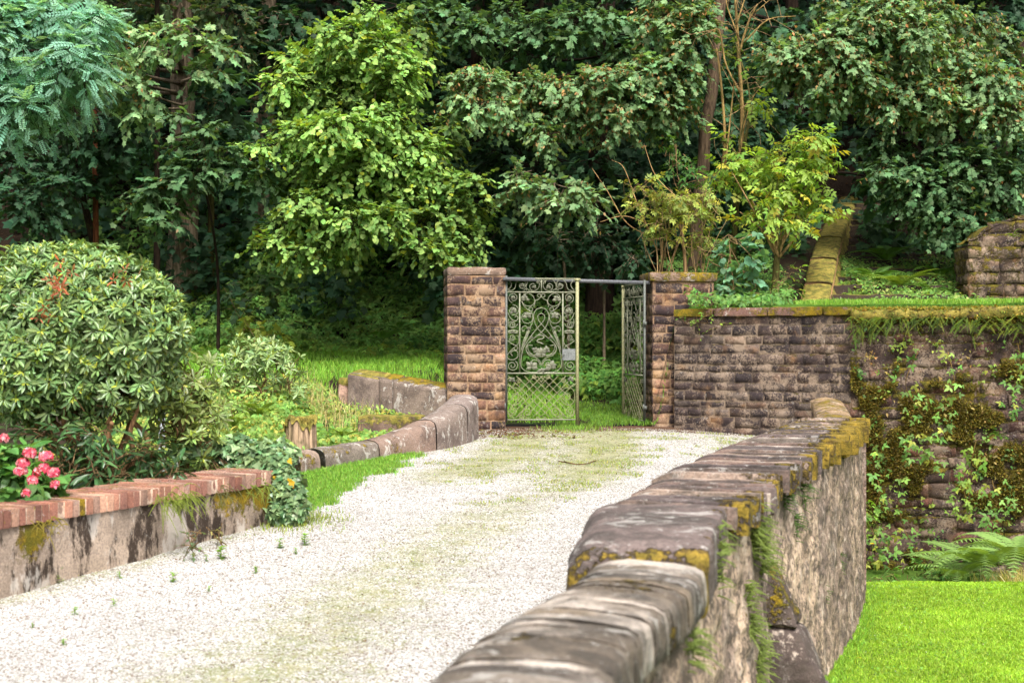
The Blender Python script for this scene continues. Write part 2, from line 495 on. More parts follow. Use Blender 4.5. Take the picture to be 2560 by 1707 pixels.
M_LEAF = leaf_mat('leaf', .58, .36, .22)
M_LEAF_SOFT = leaf_mat('soft_leaf', .55, .42, .3)
M_GLOSS = leaf_mat('glossy_leaf', .33, .22, .5)
M_GRASS = leaf_mat('grass_blade', .55, .4, .25)
M_BARK = bark_mat('bark')
M_PILLAR = stone_mat('pillar_sandstone', patina=.7, lichen=.25, moss_up=.5, ochre=.3, bump=.6, smear=.45, smc=(.42, .29, .18), pt=(.43, .60))
M_WALL = stone_mat('retaining_wall_stone', patina=.85, lichen=.3, pt=(.41, .57), moss_up=.9, bump=1.0, smear=.6, smc=(.30, .225, .165), ochre=.25, moss_a=(.055, .055, .008), moss_b=(.16, .12, .012))
M_CAP = stone_mat('coping_sandstone', patina=.6, lichen=.8, moss_up=.3, bump=.8, biglich=.6, patc=(.06, .045, .04), pt=(.46, .60))
M_SLAB = stone_mat('slab_coping_stone', patina=.7, lichen=.8, moss_up=.05, bump=1.4, fine=55, patc=(.042, .038, .033), biglich=.45, moss_a=(.16, .12, .02), moss_b=(.34, .23, .035), mpat=13)
M_RENDER = stone_mat('rubble_render', patina=.35, lichen=.35, moss_up=.5, streak=.35, bump=1.0, fine=34, patc=(.09, .07, .06), pt=(.5, .62), speck=.85)
M_STREAK = stone_mat('streaked_render', patina=.25, lichen=.3, moss_up=.5, streak=.95, bump=.5)
M_BRICK = stone_mat('brick', patina=.3, lichen=.4, moss_up=.45, bump=.4)
M_MOSSY = stone_mat('mossy_stone', patina=.5, lichen=.35, moss_up=1.6, bump=.7, moss_a=(.115, .115, .022), moss_b=(.32, .255, .055))
M_GRAVEL = ground_mat('gravel', 'gravel')
M_SOIL = ground_mat('forest_soil', 'soil')
M_TURF = ground_mat('turf', 'turf')
M_PEB = plain_mat('pebble', .85, 0, 60, .25)
M_IRON = plain_mat('weathered_iron_paint', .62, .0, 55, .45)
M_PETAL = leaf_mat('petal', .55, .35, .2)
M_WOOD = bark_mat('rotten_wood', (40, 40, 3))
# ================================================================== GROUND
def I(x, pts):
    a = np.asarray(pts, float)
    return np.interp(x, a[:, 0], a[:, 1])

PATH_Z = [(-6, -1.76), (3, -1.72), (7, -1.66), (9, -1.60), (11.6, -1.42), (14.5, -1.28), (16, -1.21), (17.7, -1.12), (19.1, -1.09), (20.5, -1.06)]
def path_z(x, y):
    p = np.stack([x, y, 0 * x], -1)
    side = -.06 * sstep(1.6, 3.2, x) * sstep(15, 18, y)
    return EYE + I(y, PATH_Z) + side + .03 * (fbm(p * .9, 3) - .5) + .015 * (fbm(p * 4, 4) - .5)

LW = [(5.0, -5.35), (9.0, -3.24), (11.75, -1.85)]                       # brick-topped wall, front line x(y)
CURV = [(14.35, -2.32), (14.7, -2.1), (15.7, -1.54), (16.3, -1.13), (17.0, -.72), (17.7, -.50)]
def xl(y): return I(y, [(-6, -9.5)] + [(a, b - .2) for a, b in LW] + [(a, b - .15) for a, b in CURV] + [(18.5, -.55), (19.3, -.5), (20, -.5)])
def xr(y): return I(y, [(-6, -1.6), (2.5, -.22), (3.65, .02), (4.4, .17), (5.25, .42), (5.85, .53), (7.3, .75), (8.9, 1.28), (10.2, 1.75), (12, 2.45), (14.2, 3.2), (17.0, 3.75), (18.6, 4.05)])
RW0, RW1, RW2 = np.array([2.22, 19.45]), np.array([4.33, 18.2]), np.array([9.6, 16.6])

def ribbon(name, ys, fl, fr, nx, zf, mat, alpha=None, label=None):
    s = np.linspace(0, 1, nx)
    Y = np.repeat(ys[:, None], nx, 1)
    X = fl(ys)[:, None] * (1 - s) + fr(ys)[:, None] * s
    x, y = X.ravel(), Y.ravel()
    V = np.stack([x, y, zf(x, y)], 1)
    C = np.zeros((len(V), 4))
    if alpha is not None: C = alpha(x, y)
    mb = MB().add(V, grid_faces(len(ys), nx)[:, ::-1], C)
    o = mb.build(name, mat, smooth=True)
    o['kind'] = 'structure'
    return o

def path_right(y):
    # beyond y=18 the drive is closed off by the retaining wall
    wall = RW0[0] + (RW0[1] - y) / (RW0[1] - RW1[1]) * (RW1[0] - RW0[0])
    return np.where(y > 18.2, np.clip(wall + .25, 2.1, 4.3), xr(y))

def path_col(x, y):
    p = np.stack([x, y, 0 * x], -1)
    cx = I(y, [(5, -1.7), (7.5, -1.25), (9, -1.0), (11.7, -.22), (13.5, .3), (16, .8), (18, 1.1)])
    band = np.exp(-((x - cx) / I(y, [(7, .72), (12, .55), (14, .4)])) ** 2) * I(y, [(5, .62), (12, .55), (14, .35), (16, .3)])
    a1 = np.exp(-((x - I(y, [(13, -.95), (16, -.05), (18.5, .3)])) / .55) ** 2) * sstep(13.2, 14.6, y) * .85
    a2 = np.exp(-((x - I(y, [(13, .6), (16, 1.1), (18.8, 1.3)])) / .42) ** 2) * sstep(12.6, 15.0, y) * .8
    right = .35 * sstep(1.3, 2.6, x) * sstep(13, 16, y)
    A = np.clip(.12 + band + a1 + a2 + right, 0, 1.1)
    left = sstep(.45, 0.0, x - xl(y) - .25) * .5
    A = np.maximum(A, left)
    soil = sstep(18.5, 18.95, y) * .9 + .75 * np.exp(-((x + .1) ** 2 / .5 + (y - 18.4) ** 2 / .12)) + .6 * np.exp(-(((x + .35) / .22) ** 2 + ((y - 18.0) / .5) ** 2))
    return np.stack([np.clip(soil, 0, 1), 0 * x, 0 * x, A], 1)

ys = np.concatenate([np.linspace(-6, 2, 12), np.linspace(2.2, 19.6, 190)])
drive = ribbon('gravel_drive', ys, xl, path_right, 90, path_z, M_GRAVEL, path_col)

# moat lawn below the parapet
LAWN_Z = [(-6, -2.3), (8, -2.45), (15.0, -2.47), (16, -2.68), (17.5, -2.8), (20, -2.8)]
def lawn_z(x, y):
    p = np.stack([x, y, 0 * x], -1)
    return EYE + I(y, LAWN_Z) + .08 * (fbm(p * .6, 8) - .5)
def lawn_r(y): return np.full_like(y, 16.0)
ribbon('lawn', np.linspace(-6, 19.0, 80), xr, lawn_r, 60, lawn_z, M_TURF)

# garden, bank and wooded slope: one sheet behind the gate line, reaching far out
def gz(x, y):
    nf = I(y, [(-6, -1.5), (5, -1.32), (9, -1.28), (12, -1.24), (15, -1.27), (17, -1.14), (19.0, -.98), (20.2, -.93), (21, -.36), (25, 0.0), (27, 1.2), (32, 5.2), (38, 10.5), (60, 24)])
    nb = I(y, [(-6, -1.5), (18.8, -.62), (19.95, -.5), (21, -.36), (25, 0.0), (27, 1.2), (32, 5.2), (38, 10.5), (60, 24)])
    k_ = sstep(.08, .26, y - np.interp(x, [-2.3, -.9], [19.9, 19.05]))      # the low garden wall holds the ground behind it
    near = nf * (1 - k_) + nb * k_
    out = I(y, [(-6, -1.5), (5, -1.32), (9, -1.25), (12, -1.2), (14.5, -1.08), (17, -.76), (19.0, -.62), (20, -.48), (21, -.36), (25, 0.0), (27, 1.2), (32, 5.2), (38, 10.5), (60, 24)])
    bl_ = sstep(-2.7, -2.2, x); left = near * bl_ + out * (1 - bl_)
    mid = I(y, [(-6, -1.2), (19.2, -1.08), (21, -.95), (23, -.70), (24.5, -.4), (26, .7), (32, 5.2), (38, 10.5), (60, 24)])
    right = I(y, [(-6, .55), (17, .55), (20.2, .60), (20.7, .64), (23.5, 1.5), (30, 3.05), (34, 6.0), (38, 10.5), (60, 24)])
    a = sstep(-1.25, -.75, x); b = sstep(1.95, 2.35, x)
    z = left * (1 - a) + mid * a * (1 - b) + right * b
    p = np.stack([x, y, 0 * x], -1)
    return EYE + z + (.25 * (fbm(p * .8, 21) - .5)) * sstep(20, 26, y) + .05 * (fbm(p * 3, 22) - .5)
def gcol(x, y):
    C = np.zeros((len(x), 4)); C[:, 3] = 1 - sstep(23.5, 25.5, y); return C
def sheet(name, x0, x1, y0, y1, nx, ny, zf, mat, col=None):
    X, Y = np.meshgrid(np.linspace(x0, x1, nx), np.linspace(y0, y1, ny), indexing='ij')
    x, y = X.ravel(), Y.ravel()
    mb = MB().add(np.stack([x, y, zf(x, y)], 1), grid_faces(nx, ny), col(x, y) if col else (0, 0, 0, 0))
    o = mb.build(name, mat, smooth=True); o['kind'] = 'structure'; return o
def gl(y): return np.full_like(y, -45.0)
def gr(y): return np.full_like(y, 45.0)
# left garden
def garden_r(y): return np.minimum(xl(y) + .15, -.45)
ribbon('garden_ground', np.linspace(-6, 19.6, 90), gl, garden_r, 90, gz, M_SOIL, gcol)
# terrace behind the retaining wall
def ter_l(y):
    w1 = RW0[0] + (RW0[1] - y) / (RW0[1] - RW1[1]) * (RW1[0] - RW0[0])
    w2 = RW1[0] + (RW1[1] - y) / (RW1[1] - RW2[1]) * (RW2[0] - RW1[0])
    return np.where(y > RW1[1], np.maximum(w1, 2.2), w2) + .3
def wall_dist(x, y):
    u = (x - RW1[0]) ; w1 = (x - RW0[0]) * -RWN_[0] + (y - RW0[1]) * -RWN_[1]; w2 = (x - RW1[0]) * -RXN_[0] + (y - RW1[1]) * -RXN_[1]
    return np.minimum(w1, w2) if False else np.where(x < RW1[0], w1, w2)
_u = (RW1 - RW0) / np.linalg.norm(RW1 - RW0); RWN_ = np.array([_u[1], -_u[0]])
_u = (RW2 - RW1) / np.linalg.norm(RW2 - RW1); RXN_ = np.array([_u[1], -_u[0]])
def ter_z(x, y): return gz(x, y) - .30 * (1 - sstep(.16, .34, wall_dist(x, y)))
def ter_l2(y):
    w1 = RW0[0] + (RW0[1] - y) / (RW0[1] - RW1[1]) * (RW1[0] - RW0[0])
    w2 = RW1[0] + (RW1[1] - y) / (RW1[1] - RW2[1]) * (RW2[0] - RW1[0])
    return np.where(y > RW1[1], np.maximum(w1, 2.2), w2) + .12
V = []
# first a strip that follows the wall edge, then the rest of the terrace
ss = np.linspace(0, 1, 160); edge = np.concatenate([RW0[None] + (RW1 - RW0)[None] * ss[:, None], RW1[None] + (RW2 - RW1)[None] * ss[1:, None], RW2[None] + (RW2 - RW1)[None] / 5 * np.arange(1, 60)[:, None]])
nrm_ = np.concatenate([np.repeat(-RWN_[None], 160, 0), np.repeat(-RXN_[None], 218, 0)])
rows = []
for dd in (.14, .2, .26, .32, .4, .6, 1.0, 1.6, 2.4, 3.4):
    p = edge + nrm_ * dd; p[:, 1] = np.minimum(p[:, 1], 20.3)
    rows.append(np.stack([p[:, 0], p[:, 1], gz(p[:, 0], p[:, 1]) - .30 * (1 - sstep(.14, .34, np.full(len(p), dd)))], 1))
V = np.stack(rows, 1)
mb = MB().add(V.reshape(-1, 3), grid_faces(len(edge), len(rows)), (0, 0, 0, 0))
o = mb.build('terrace_lawn', M_TURF, smooth=True); o['kind'] = 'structure'
ribbon('wood_floor', np.concatenate([np.linspace(19.6, 27, 60), np.linspace(27.3, 60, 60)]), gl, gr, 260, gz, M_SOIL, gcol)

# ================================================================== MASONRY
def stone_pal(kind, n):
    if kind == 'pillar':
        base = np.array([.40, .46, .50]) * np.array([lin(112, 84, 78), lin(94, 74, 72), lin(140, 100, 84), lin(122, 88, 80), lin(150, 108, 90), lin(84, 70, 70)])
        p = [.28, .25, .14, .2, .06, .07]
    elif kind == 'warm':
        base = np.array([.58, .64, .62]) * np.array([lin(156, 112, 92), lin(166, 120, 92), lin(134, 96, 82), lin(106, 80, 74), lin(186, 140, 96)])
        p = [.3, .2, .25, .15, .1]
    elif kind == 'wall':
        base = np.array([.43, .485, .51]) * np.array([lin(112, 90, 82), lin(128, 104, 92), lin(98, 82, 78), lin(144, 122, 108), lin(150, 116, 96), lin(88, 74, 72)])
        p = [.26, .2, .2, .12, .1, .12]
    elif kind == 'moat':
        base = .68 * np.array([lin(116, 92, 80), lin(130, 94, 80), lin(108, 90, 78), lin(146, 124, 108), lin(156, 104, 86), lin(92, 74, 66)])
        p = [.26, .18, .2, .12, .12, .12]
    else:
        base = .6 * np.array([lin(150, 128, 108), lin(130, 112, 94), lin(165, 138, 118), lin(110, 92, 78)]); p = [.3, .3, .2, .2]
    k = rng.choice(len(base), n, p=np.array(p) / sum(p))
    return base[k] * np.exp(rng.normal(0, .16, n))[:, None]

def masonry(mb, O, U, N, width, z0, z1f, courses, lens, kind, depth=.03, gap=.012, rough=.012, moss=None, mort=lin(176, 150, 124), seed=0, topz=None, kindf=None, edge=.012, bulge=.12, wobble=.012, tilt=.0, sunk=-.004):
    """rough coursed stones standing proud of a mortar bed; z1f(u) is the top, courses is a list of course heights from z0 up"""
    O = np.asarray(O, float); U = np.asarray([*U, 0.0]); N = np.asarray([*N, 0.0])
    def put(u, v, w): return O + u[:, None] * U + w[:, None] * N + np.stack([0 * u, 0 * u, v], 1)
    # mortar bed
    nu, nv = max(3, int(width / .06)), 24
    gu, gv = np.meshgrid(np.linspace(0, width, nu), np.linspace(0, 1, nv), indexing='ij')
    gu, gv = gu.ravel(), gv.ravel()
    vz = z0 + gv * (z1f(gu) - z0)
    nn = fbm(np.stack([gu * 9, vz * 9, 0 * gu + seed], 1), 31)
    V = put(gu, vz, (nn - .5) * .014)
    C = np.concatenate([np.asarray(mort)[None] * (.75 + .5 * nn[:, None]), (moss(gu, vz) if moss else 0 * gu)[:, None]], 1)
    mb.add(V, grid_faces(nu, nv), C)
    r = np.random.default_rng(100 + seed)
    v = z0
    for h in courses:
        u = -r.uniform(0, lens[0])
        while u < width:
            L = r.uniform(*lens)
            a, b = max(u, 0), min(u + L, width); u += L
            if b - a < .05: continue
            top = min(v + h, float(z1f(np.array([(a + b) / 2]))[0]))
            if top - v < .04: continue
            g = gap * r.uniform(.5, 1.3)
            j = r.uniform(-.008, .008, 4)
            ua, ub, va, vb = a + g * (a > 0), b - g * (b < width), v + g * .8, top - g * .8
            e = min(edge, (vb - va) * .2)
            nu = max(2, int((ub - ua) / .07)) + 1; nv = max(2, int((vb - va) / .06)) + 1
            su = np.concatenate([[0], np.linspace(e * .6, ub - ua - e * .6, nu), [ub - ua]])
            sv = np.concatenate([[0], np.linspace(e * .6, vb - va - e * .6, nv), [vb - va]])
            G, H = np.meshgrid(su, sv, indexing='ij'); G, H = G.ravel(), H.ravel()
            fu, fv = G / (ub - ua), H / (vb - va)
            uu = ua + G; vv = va + H + (j[0] * (1 - fu) * (1 - fv) + j[1] * fu * (1 - fv) + j[2] * fu * fv + j[3] * (1 - fu) * fv)
            rim = (fu == 0) | (fu == 1) | (fv == 0) | (fv == 1)
            q = np.stack([uu * 7, vv * 7, 0 * uu + seed * 3], 1)
            d = depth * r.uniform(.5, 1.25)
            ww = np.where(rim, sunk, d * (1 - bulge * (np.abs(2 * fu - 1) ** 4)) * (1 - bulge * np.abs(2 * fv - 1) ** 4) + rough * 2 * (fbm(q * 2.3, 41 + seed) - .5) + tilt * (r.normal() * (fu - .5) + r.normal() * (fv - .5)))
            wob = wobble * 2 * (fbm(q * 1.7, 77) - .5)
            uu = uu + wob; vv = vv + wobble * 2 * (fbm(q * 1.5 + 9, 78) - .5)
            kd = kindf((a + b) / 2, (v + top) / 2) if kindf else kind
            cc = stone_pal(kd, 1)[0]
            ms = moss(uu, vv) if moss else 0 * uu
            C = np.concatenate([np.broadcast_to(cc, (len(uu), 3)) * (.9 + .2 * vnoise(q * 2, 5))[:, None], ms[:, None]], 1)
            mb.add(put(uu, vv, ww), grid_faces(len(su), len(sv)), C)
        v += h

def courses_to(total, lo, hi, seed):
    r = np.random.default_rng(seed); out = []
    while sum(out) < total:
        out.append(r.uniform(lo, hi))
    return out

def rock_box(mb, lo, hi, col, moss=0.0, seg=.05, bev=.02, rough=.012, seed=0, xf=None, top=None):
    """a weathered block: dense box grid, rounded edges, noise-worn faces; xf maps local points to world"""
    lo = np.asarray(lo, float); hi = np.asarray(hi, float); sz = hi - lo
    n = np.maximum(3, (sz / seg).astype(int) + 2)
    for ax in range(3):
        a, b = [k for k in range(3) if k != ax]
        for s in (0, 1):
            A, B = np.meshgrid(np.linspace(0, 1, n[a]), np.linspace(0, 1, n[b]), indexing='ij')
            P = np.zeros((A.size, 3)); P[:, a] = A.ravel(); P[:, b] = B.ravel(); P[:, ax] = s
            P = lo + P * sz
            inner = np.clip(P, lo + bev, hi - bev)
            dlt = P - inner; ln = np.linalg.norm(dlt, axis=1, keepdims=True)
            P = inner + np.where(ln > 1e-9, dlt / np.maximum(ln, 1e-9) * np.minimum(ln, bev), 0)
            if top is not None: P = top(P, lo, hi)
            nz = np.stack([fbm(P * 6 + 31 * k + seed, 50 + k) - .5 for k in range(3)], 1)
            P = P + nz * rough * 2
            m = np.full((len(P), 1), moss) if np.isscalar(moss) else moss(P)[:, None]
            C = np.concatenate([np.broadcast_to(np.asarray(col), (len(P), 3)) * (.85 + .3 * vnoise(P * 9, 6))[:, None], m], 1)
            F = grid_faces(n[a], n[b])
            if (s == 0) == (ax != 1): F = F[:, ::-1]
            mb.add(xf(P) if xf else P, F, C)

def frame_xf(O, ang):
    ca, sa = math.cos(ang), math.sin(ang)
    O = np.asarray(O, float)
    def f(P):
        return np.stack([O[0] + P[:, 0] * ca - P[:, 1] * sa, O[1] + P[:, 0] * sa + P[:, 1] * ca, O[2] + P[:, 2]], 1)
    return f

# ------------------------------------------------------------------ gate pillars
GA = math.radians(7.0)
gdir = np.array([math.cos(GA), math.sin(GA)]); gnor = np.array([math.sin(GA), -math.cos(GA)])   # gnor faces the camera
def pillar(name, fl, wd, dp, z0, ztop, label, moss_cap, seed, capover=.012, caph=.11, kindf=None, mossf=None):
    """fl: front-left corner (x, y)"""
    fl = np.asarray(fl, float)
    t = thing(name, label, 'gate pillar', 'gate pillars', (fl[0], fl[1], z0))
    mb = MB(); zt = ztop - caph
    cs = courses_to(zt - z0, .105, .155, seed)
    fr = fl + gdir * wd; bl = fl - gnor * dp; br = fr - gnor * dp
    f = lambda u: np.full_like(u, zt)
    for (o, U, N, wdt, k) in ((fl, gdir, gnor, wd, 0), (bl, gnor, -gdir, dp, 1), (fr, -gnor, gdir, dp, 2), (br, -gdir, -gnor, wd, 3)):
        masonry(mb, (*o, 0), U, N, wdt, z0, f, cs, (.17, .42), 'pillar', depth=.006, gap=.012, rough=.009, wobble=.013, tilt=.004, bulge=.0, sunk=-.003, edge=.006,  moss=mossf, seed=seed * 10 + k, mort=lin(150, 122, 96) * .85, kindf=kindf if k == 0 else None)
    mb.build('shaft', M_PILLAR, t, False, loc=(0, 0, 0)).matrix_parent_inverse = t.matrix_world.inverted()
    cb = MB()
    rock_box(cb, (-capover, -dp - capover, 0), (wd + capover, capover, caph), lin(126, 106, 92), moss_cap, seg=.04, bev=.03, rough=.014, seed=seed,
             xf=lambda P: np.stack([fl[0] + P[:, 0] * gdir[0] + P[:, 1] * gnor[0], fl[1] + P[:, 0] * gdir[1] + P[:, 1] * gnor[1], zt + P[:, 2]], 1))
    cb.build('cap', M_CAP, t, True)
    return t

def fixparent(t):
    bpy.context.view_layer.update()
    for ch in t.children: ch.matrix_parent_inverse = t.matrix_world.inverted()

pl = W(1119, 1076, 19.0)
def lk(u, v): return 'warm' if (v < EYE - .25 and rng.random() < .55 + .3 * u) or (u > .5 and v < EYE + .1 and rng.random() < .5) else 'pillar'
PL = pillar('gate_pillar', (pl[0], pl[1]), .775, .62, EYE - 1.2, EYE + 1.08, 'stone gate pillar of darker upper and orange lower blocks under a grey cap, beside the closed gate leaf', .25, 3, kindf=lk, mossf=lambda u, v: .25 * sstep(EYE - .8, EYE - 1.1, v))
pr = W(1632, 1064, 19.62)
def rk(u, v): return 'warm' if (u < .25 and v < EYE - .2 and rng.random() < .7) else 'pillar'
PR = pillar('gate_pillar', (pr[0], pr[1]), .86, .62, EYE - 1.2, EYE + 1.045, 'stone gate pillar under a thick mossy cap, joined to the long retaining wall', .5, 5, capover=.05, caph=.13, kindf=rk)
for t in (PL, PR): fixparent(t)

# ------------------------------------------------------------------ retaining wall
def rw_top(z): return lambda u: np.full_like(u, z)
RWL = np.linalg.norm(RW1 - RW0); RWU = (RW1 - RW0) / RWL; RWN = np.array([RWU[1], -RWU[0]])
RXL = np.linalg.norm(RW2 - RW1); RXU = (RW2 - RW1) / RXL; RXN = np.array([RXU[1], -RXU[0]])
t = thing('retaining_wall', 'long retaining wall of dark sandstone below the grass terrace, mossy towards the moat', 'wall', None, (RW0[0], RW0[1], EYE - 1.1))
def moss_w1(u, v):
    p = np.stack([u * 1.3, v * 1.3, 0 * u], 1)
    return np.clip(.12 + .55 * sstep(1.6, 2.45, u) * (fbm(p, 61) - .1) + .25 * sstep(EYE + .3, EYE + .5, v), 0, 1)
def moss_w2(u, v):
    p = np.stack([u * 1.5, v * 1.9, 0 * u], 1)
    n = fbm(p, 62)
    low = sstep(EYE + .1, EYE - .5, v)
    n = .45 * n + .55 * fbm(np.stack([u * 3.6, v * 4.6, 0 * u], 1), 68)
    return np.clip(.34 + low * (3.4 * (n - .455)) + .5 * sstep(EYE + .25, EYE + .42, v), 0, 1.15)
mb = MB()
masonry(mb, (*RW0, 0), RWU, RWN, RWL, EYE - 1.45, rw_top(EYE + .42), courses_to(1.95, .10, .16, 71), (.17, .45), 'wall', depth=.005, gap=.011, rough=.010, wobble=.016, tilt=.006, bulge=0, sunk=-.002, edge=.005,  moss=moss_w1, seed=31, mort=lin(128, 112, 96) * .9)
o = mb.build('masonry', M_WALL, t, False)
mb = MB()
masonry(mb, (*RW1, 0), RXU, RXN, RXL, EYE - 3.1, rw_top(EYE + .36), courses_to(3.6, .10, .20, 72), (.18, .5), 'moat', depth=.010, gap=.007, rough=.024, wobble=.030, tilt=.025, sunk=-.006, bulge=.05, edge=.007,  moss=moss_w2, seed=32, mort=lin(104, 84, 68))
o = mb.build('masonry', M_WALL, t, False)
mb = MB()   # return at the corner where the moat wall stands forward
u = 0.0; k = 0
while u < RWL - .05:
    L = min(rng.uniform(.5, .9), RWL - u)
    rock_box(mb, (u + .004, -.3, EYE + .42), (u + L - .004, .05, EYE + .535 + rng.uniform(-.01, .01)), lin(128, 98, 88) * rng.uniform(.8, 1.15), lambda P: .45 + .25 * sstep(.9, .2, P[:, 0]) + .2 * sstep(1.5, 2.2, P[:, 0]), seg=.06, bev=.02, rough=.012, seed=k,
             xf=lambda P: np.stack([RW0[0] + P[:, 0] * RWU[0] + P[:, 1] * RWN[0], RW0[1] + P[:, 0] * RWU[1] + P[:, 1] * RWN[1], P[:, 2]], 1))
    u += L; k += 1
o = mb.build('coping', M_CAP, t, True)
mb = MB()
u = 0.0
while u < RXL - .05:
    L = min(rng.uniform(1.2, 2.2), RXL - u)
    rock_box(mb, (u - .02, -.4, EYE + .36), (u + L + .02, .08 + rng.uniform(-.02, .03), EYE + .50 + rng.uniform(-.012, .012)), lin(104, 84, 70), lambda P: .55 + .5 * vnoise(P * 3, 3), seg=.04, bev=.05, rough=.045, seed=k,
             xf=lambda P: np.stack([RW1[0] + P[:, 0] * RXU[0] + P[:, 1] * RXN[0], RW1[1] + P[:, 0] * RXU[1] + P[:, 1] * RXN[1], P[:, 2]], 1))
    u += L; k += 1
o = mb.build('mossy_coping', M_MOSSY, t, True)
fixparent(t)

# ------------------------------------------------------------------ parapet over the moat
def along(pts, n):
    P = crspline(pts, 24); s = np.concatenate([[0], np.cumsum(np.linalg.norm(np.diff(P, axis=0), axis=1))])
    ss = np.linspace(0, s[-1], n)
    return np.stack([np.interp(ss, s, P[:, k]) for k in range(P.shape[1])], 1)
# centre line: x, y, top z, width
NEAR = [(-.78, .6, -.93, .50), (-.33, 2.2, -.88, .50), (-.005, 3.65, -.845, .50), (.155, 4.4, -.85, .49), (.42, 5.25, -.86, .485), (.56, 5.85, -.865, .49)]
FAR = [(.79, 7.30, -.80, .72), (1.06, 8.0, -.785, .74), (1.31, 8.9, -.765, .76), (1.78, 10.2, -.745, .80), (2.45, 12.0, -.72, .80), (3.0, 13.6, -.70, .72), (3.22, 14.3, -.70, .66)]
par = thing('parapet_wall', 'thick weathered stone parapet with rendered outer face along the edge of the gravel drive', 'parapet', None, (.8, 7.3, EYE - 2.4))
def line_frame(Q):
    T = norm(np.gradient(Q[:, :2], axis=0)); Rt = np.stack([T[:, 1], -T[:, 0]], 1)
    return T, Rt
# body with its two faces
Q = along(NEAR[:-1] + [(.55, 5.8, -.87, .48), (.72, 6.8, -.83, .62)] + FAR, 440)
T_, R_ = line_frame(Q)
nv = 64
mb = MB()
for side, ins in ((1, .055), (-1, .05)):
    zb = EYE - (2.75 if side > 0 else 1.95)
    tt = np.linspace(0, 1, nv)
    ztop = EYE + Q[:, 2] - .12
    Z = zb + (ztop[:, None] - zb) * tt[None]
    off = (Q[:, 3] / 2 - ins)[:, None] + .05 * (1 - tt)[None] * (side > 0)
    X = Q[:, 0:1] + side * R_[:, 0:1] * off; Y = Q[:, 1:2] + side * R_[:, 1:2] * off
    V = np.stack([X, Y, Z], -1).reshape(-1, 3)
    d = .045 * (fbm(V * 5, 91) - .5) + .055 * (fbm(V * np.array([11, 11, 15]), 92, 3) - .5)
    Rn = np.repeat(np.concatenate([R_, np.zeros((len(R_), 1))], 1), nv, 0) * side
    V = V + Rn * d[:, None]
    k = fbm(V * np.array([2, 2, 1.2]), 93)[:, None]
    C = lin(190, 167, 144)[None] * (1 - sstep(.42, .6, k)) + lin(150, 132, 118)[None] * sstep(.42, .6, k)
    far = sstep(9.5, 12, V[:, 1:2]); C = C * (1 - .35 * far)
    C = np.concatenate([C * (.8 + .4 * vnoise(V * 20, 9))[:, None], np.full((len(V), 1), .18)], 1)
    F = grid_faces(len(Q), nv)
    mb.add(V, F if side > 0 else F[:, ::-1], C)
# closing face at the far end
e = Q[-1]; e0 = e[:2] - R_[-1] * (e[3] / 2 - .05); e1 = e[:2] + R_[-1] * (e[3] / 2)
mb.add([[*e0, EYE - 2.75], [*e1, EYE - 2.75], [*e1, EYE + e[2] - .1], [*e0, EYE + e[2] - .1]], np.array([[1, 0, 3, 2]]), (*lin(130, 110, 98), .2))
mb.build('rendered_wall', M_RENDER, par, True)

# rounded coping stones of the near stretch: each stone its own part
Qn = along(NEAR, 300); Tn, Rn = line_frame(Qn)
def coping_run(Q, i0, i1, prof, name, mat, col, moss, seed, rough=.012, gap=1, into=None):
    """sweeps the profile (offset in half widths, height) along Q[i0:i1]"""
    idx = np.arange(i0, i1)
    T, R = line_frame(Q)
    mb = into if into is not None else MB(); pr_ = np.asarray(prof)
    n = len(pr_)
    X = Q[idx, 0:1] + R[idx, 0:1] * pr_[None, :, 0] * Q[idx, 3:4] / 2
    Y = Q[idx, 1:2] + R[idx, 1:2] * pr_[None, :, 0] * Q[idx, 3:4] / 2
    Z = EYE + Q[idx, 2:3] + pr_[None, :, 1] + 0 * X
    V = np.stack([X, Y, Z], -1)
    # ends drop in slightly so that the joints read
    endw = np.minimum(np.arange(len(idx)), np.arange(len(idx))[::-1]); dip = .004 * np.exp(-endw / .6)
    cen = V.mean(1, keepdims=True)
    V = cen + (V - cen) * (1 - dip[:, None, None] * 1.2)
    V = V.reshape(-1, 3)
    V = V + np.stack([fbm(V * 5 + 13 * k + seed, 95 + k) - .5 for k in range(3)], 1) * rough * 2
    C = np.concatenate([np.broadcast_to(col(V) if callable(col) else np.asarray(col), (len(V), 3)) * (.75 + .5 * fbm(V * 3, 17))[:, None], moss(V)[:, None] if callable(moss) else np.full((len(V), 1), moss)], 1)
    caps = [np.arange(n)[None, :], (np.arange(n) + (len(idx) - 1) * n)[None, ::-1]]
    mb.add(V, [grid_faces(len(idx), n)[:, ::-1]] + caps, C)
    if into is not None: return
    return mb.build(name, mat, par, True)
PROF = [(-.96, -.17), (-1.0, -.15), (-1.0, -.10), (-.95, -.055), (-.82, -.02), (-.6, .0), (-.3, .008), (.1, .006), (.5, 0), (.82, -.012), (.96, -.03), (1.0, -.06), (1.02, -.12), (1.02, -.165), (.97, -.18)]
cuts = [0, 60, 106, 140, 168, 194, 217, 239, 258, 280, 300]
cols = [lin(134, 122, 108), lin(112, 103, 92), lin(124, 112, 98), lin(104, 96, 88), lin(140, 126, 108)]
i = 0; nmb = MB(); k = 0
Qn = along(NEAR, 620)
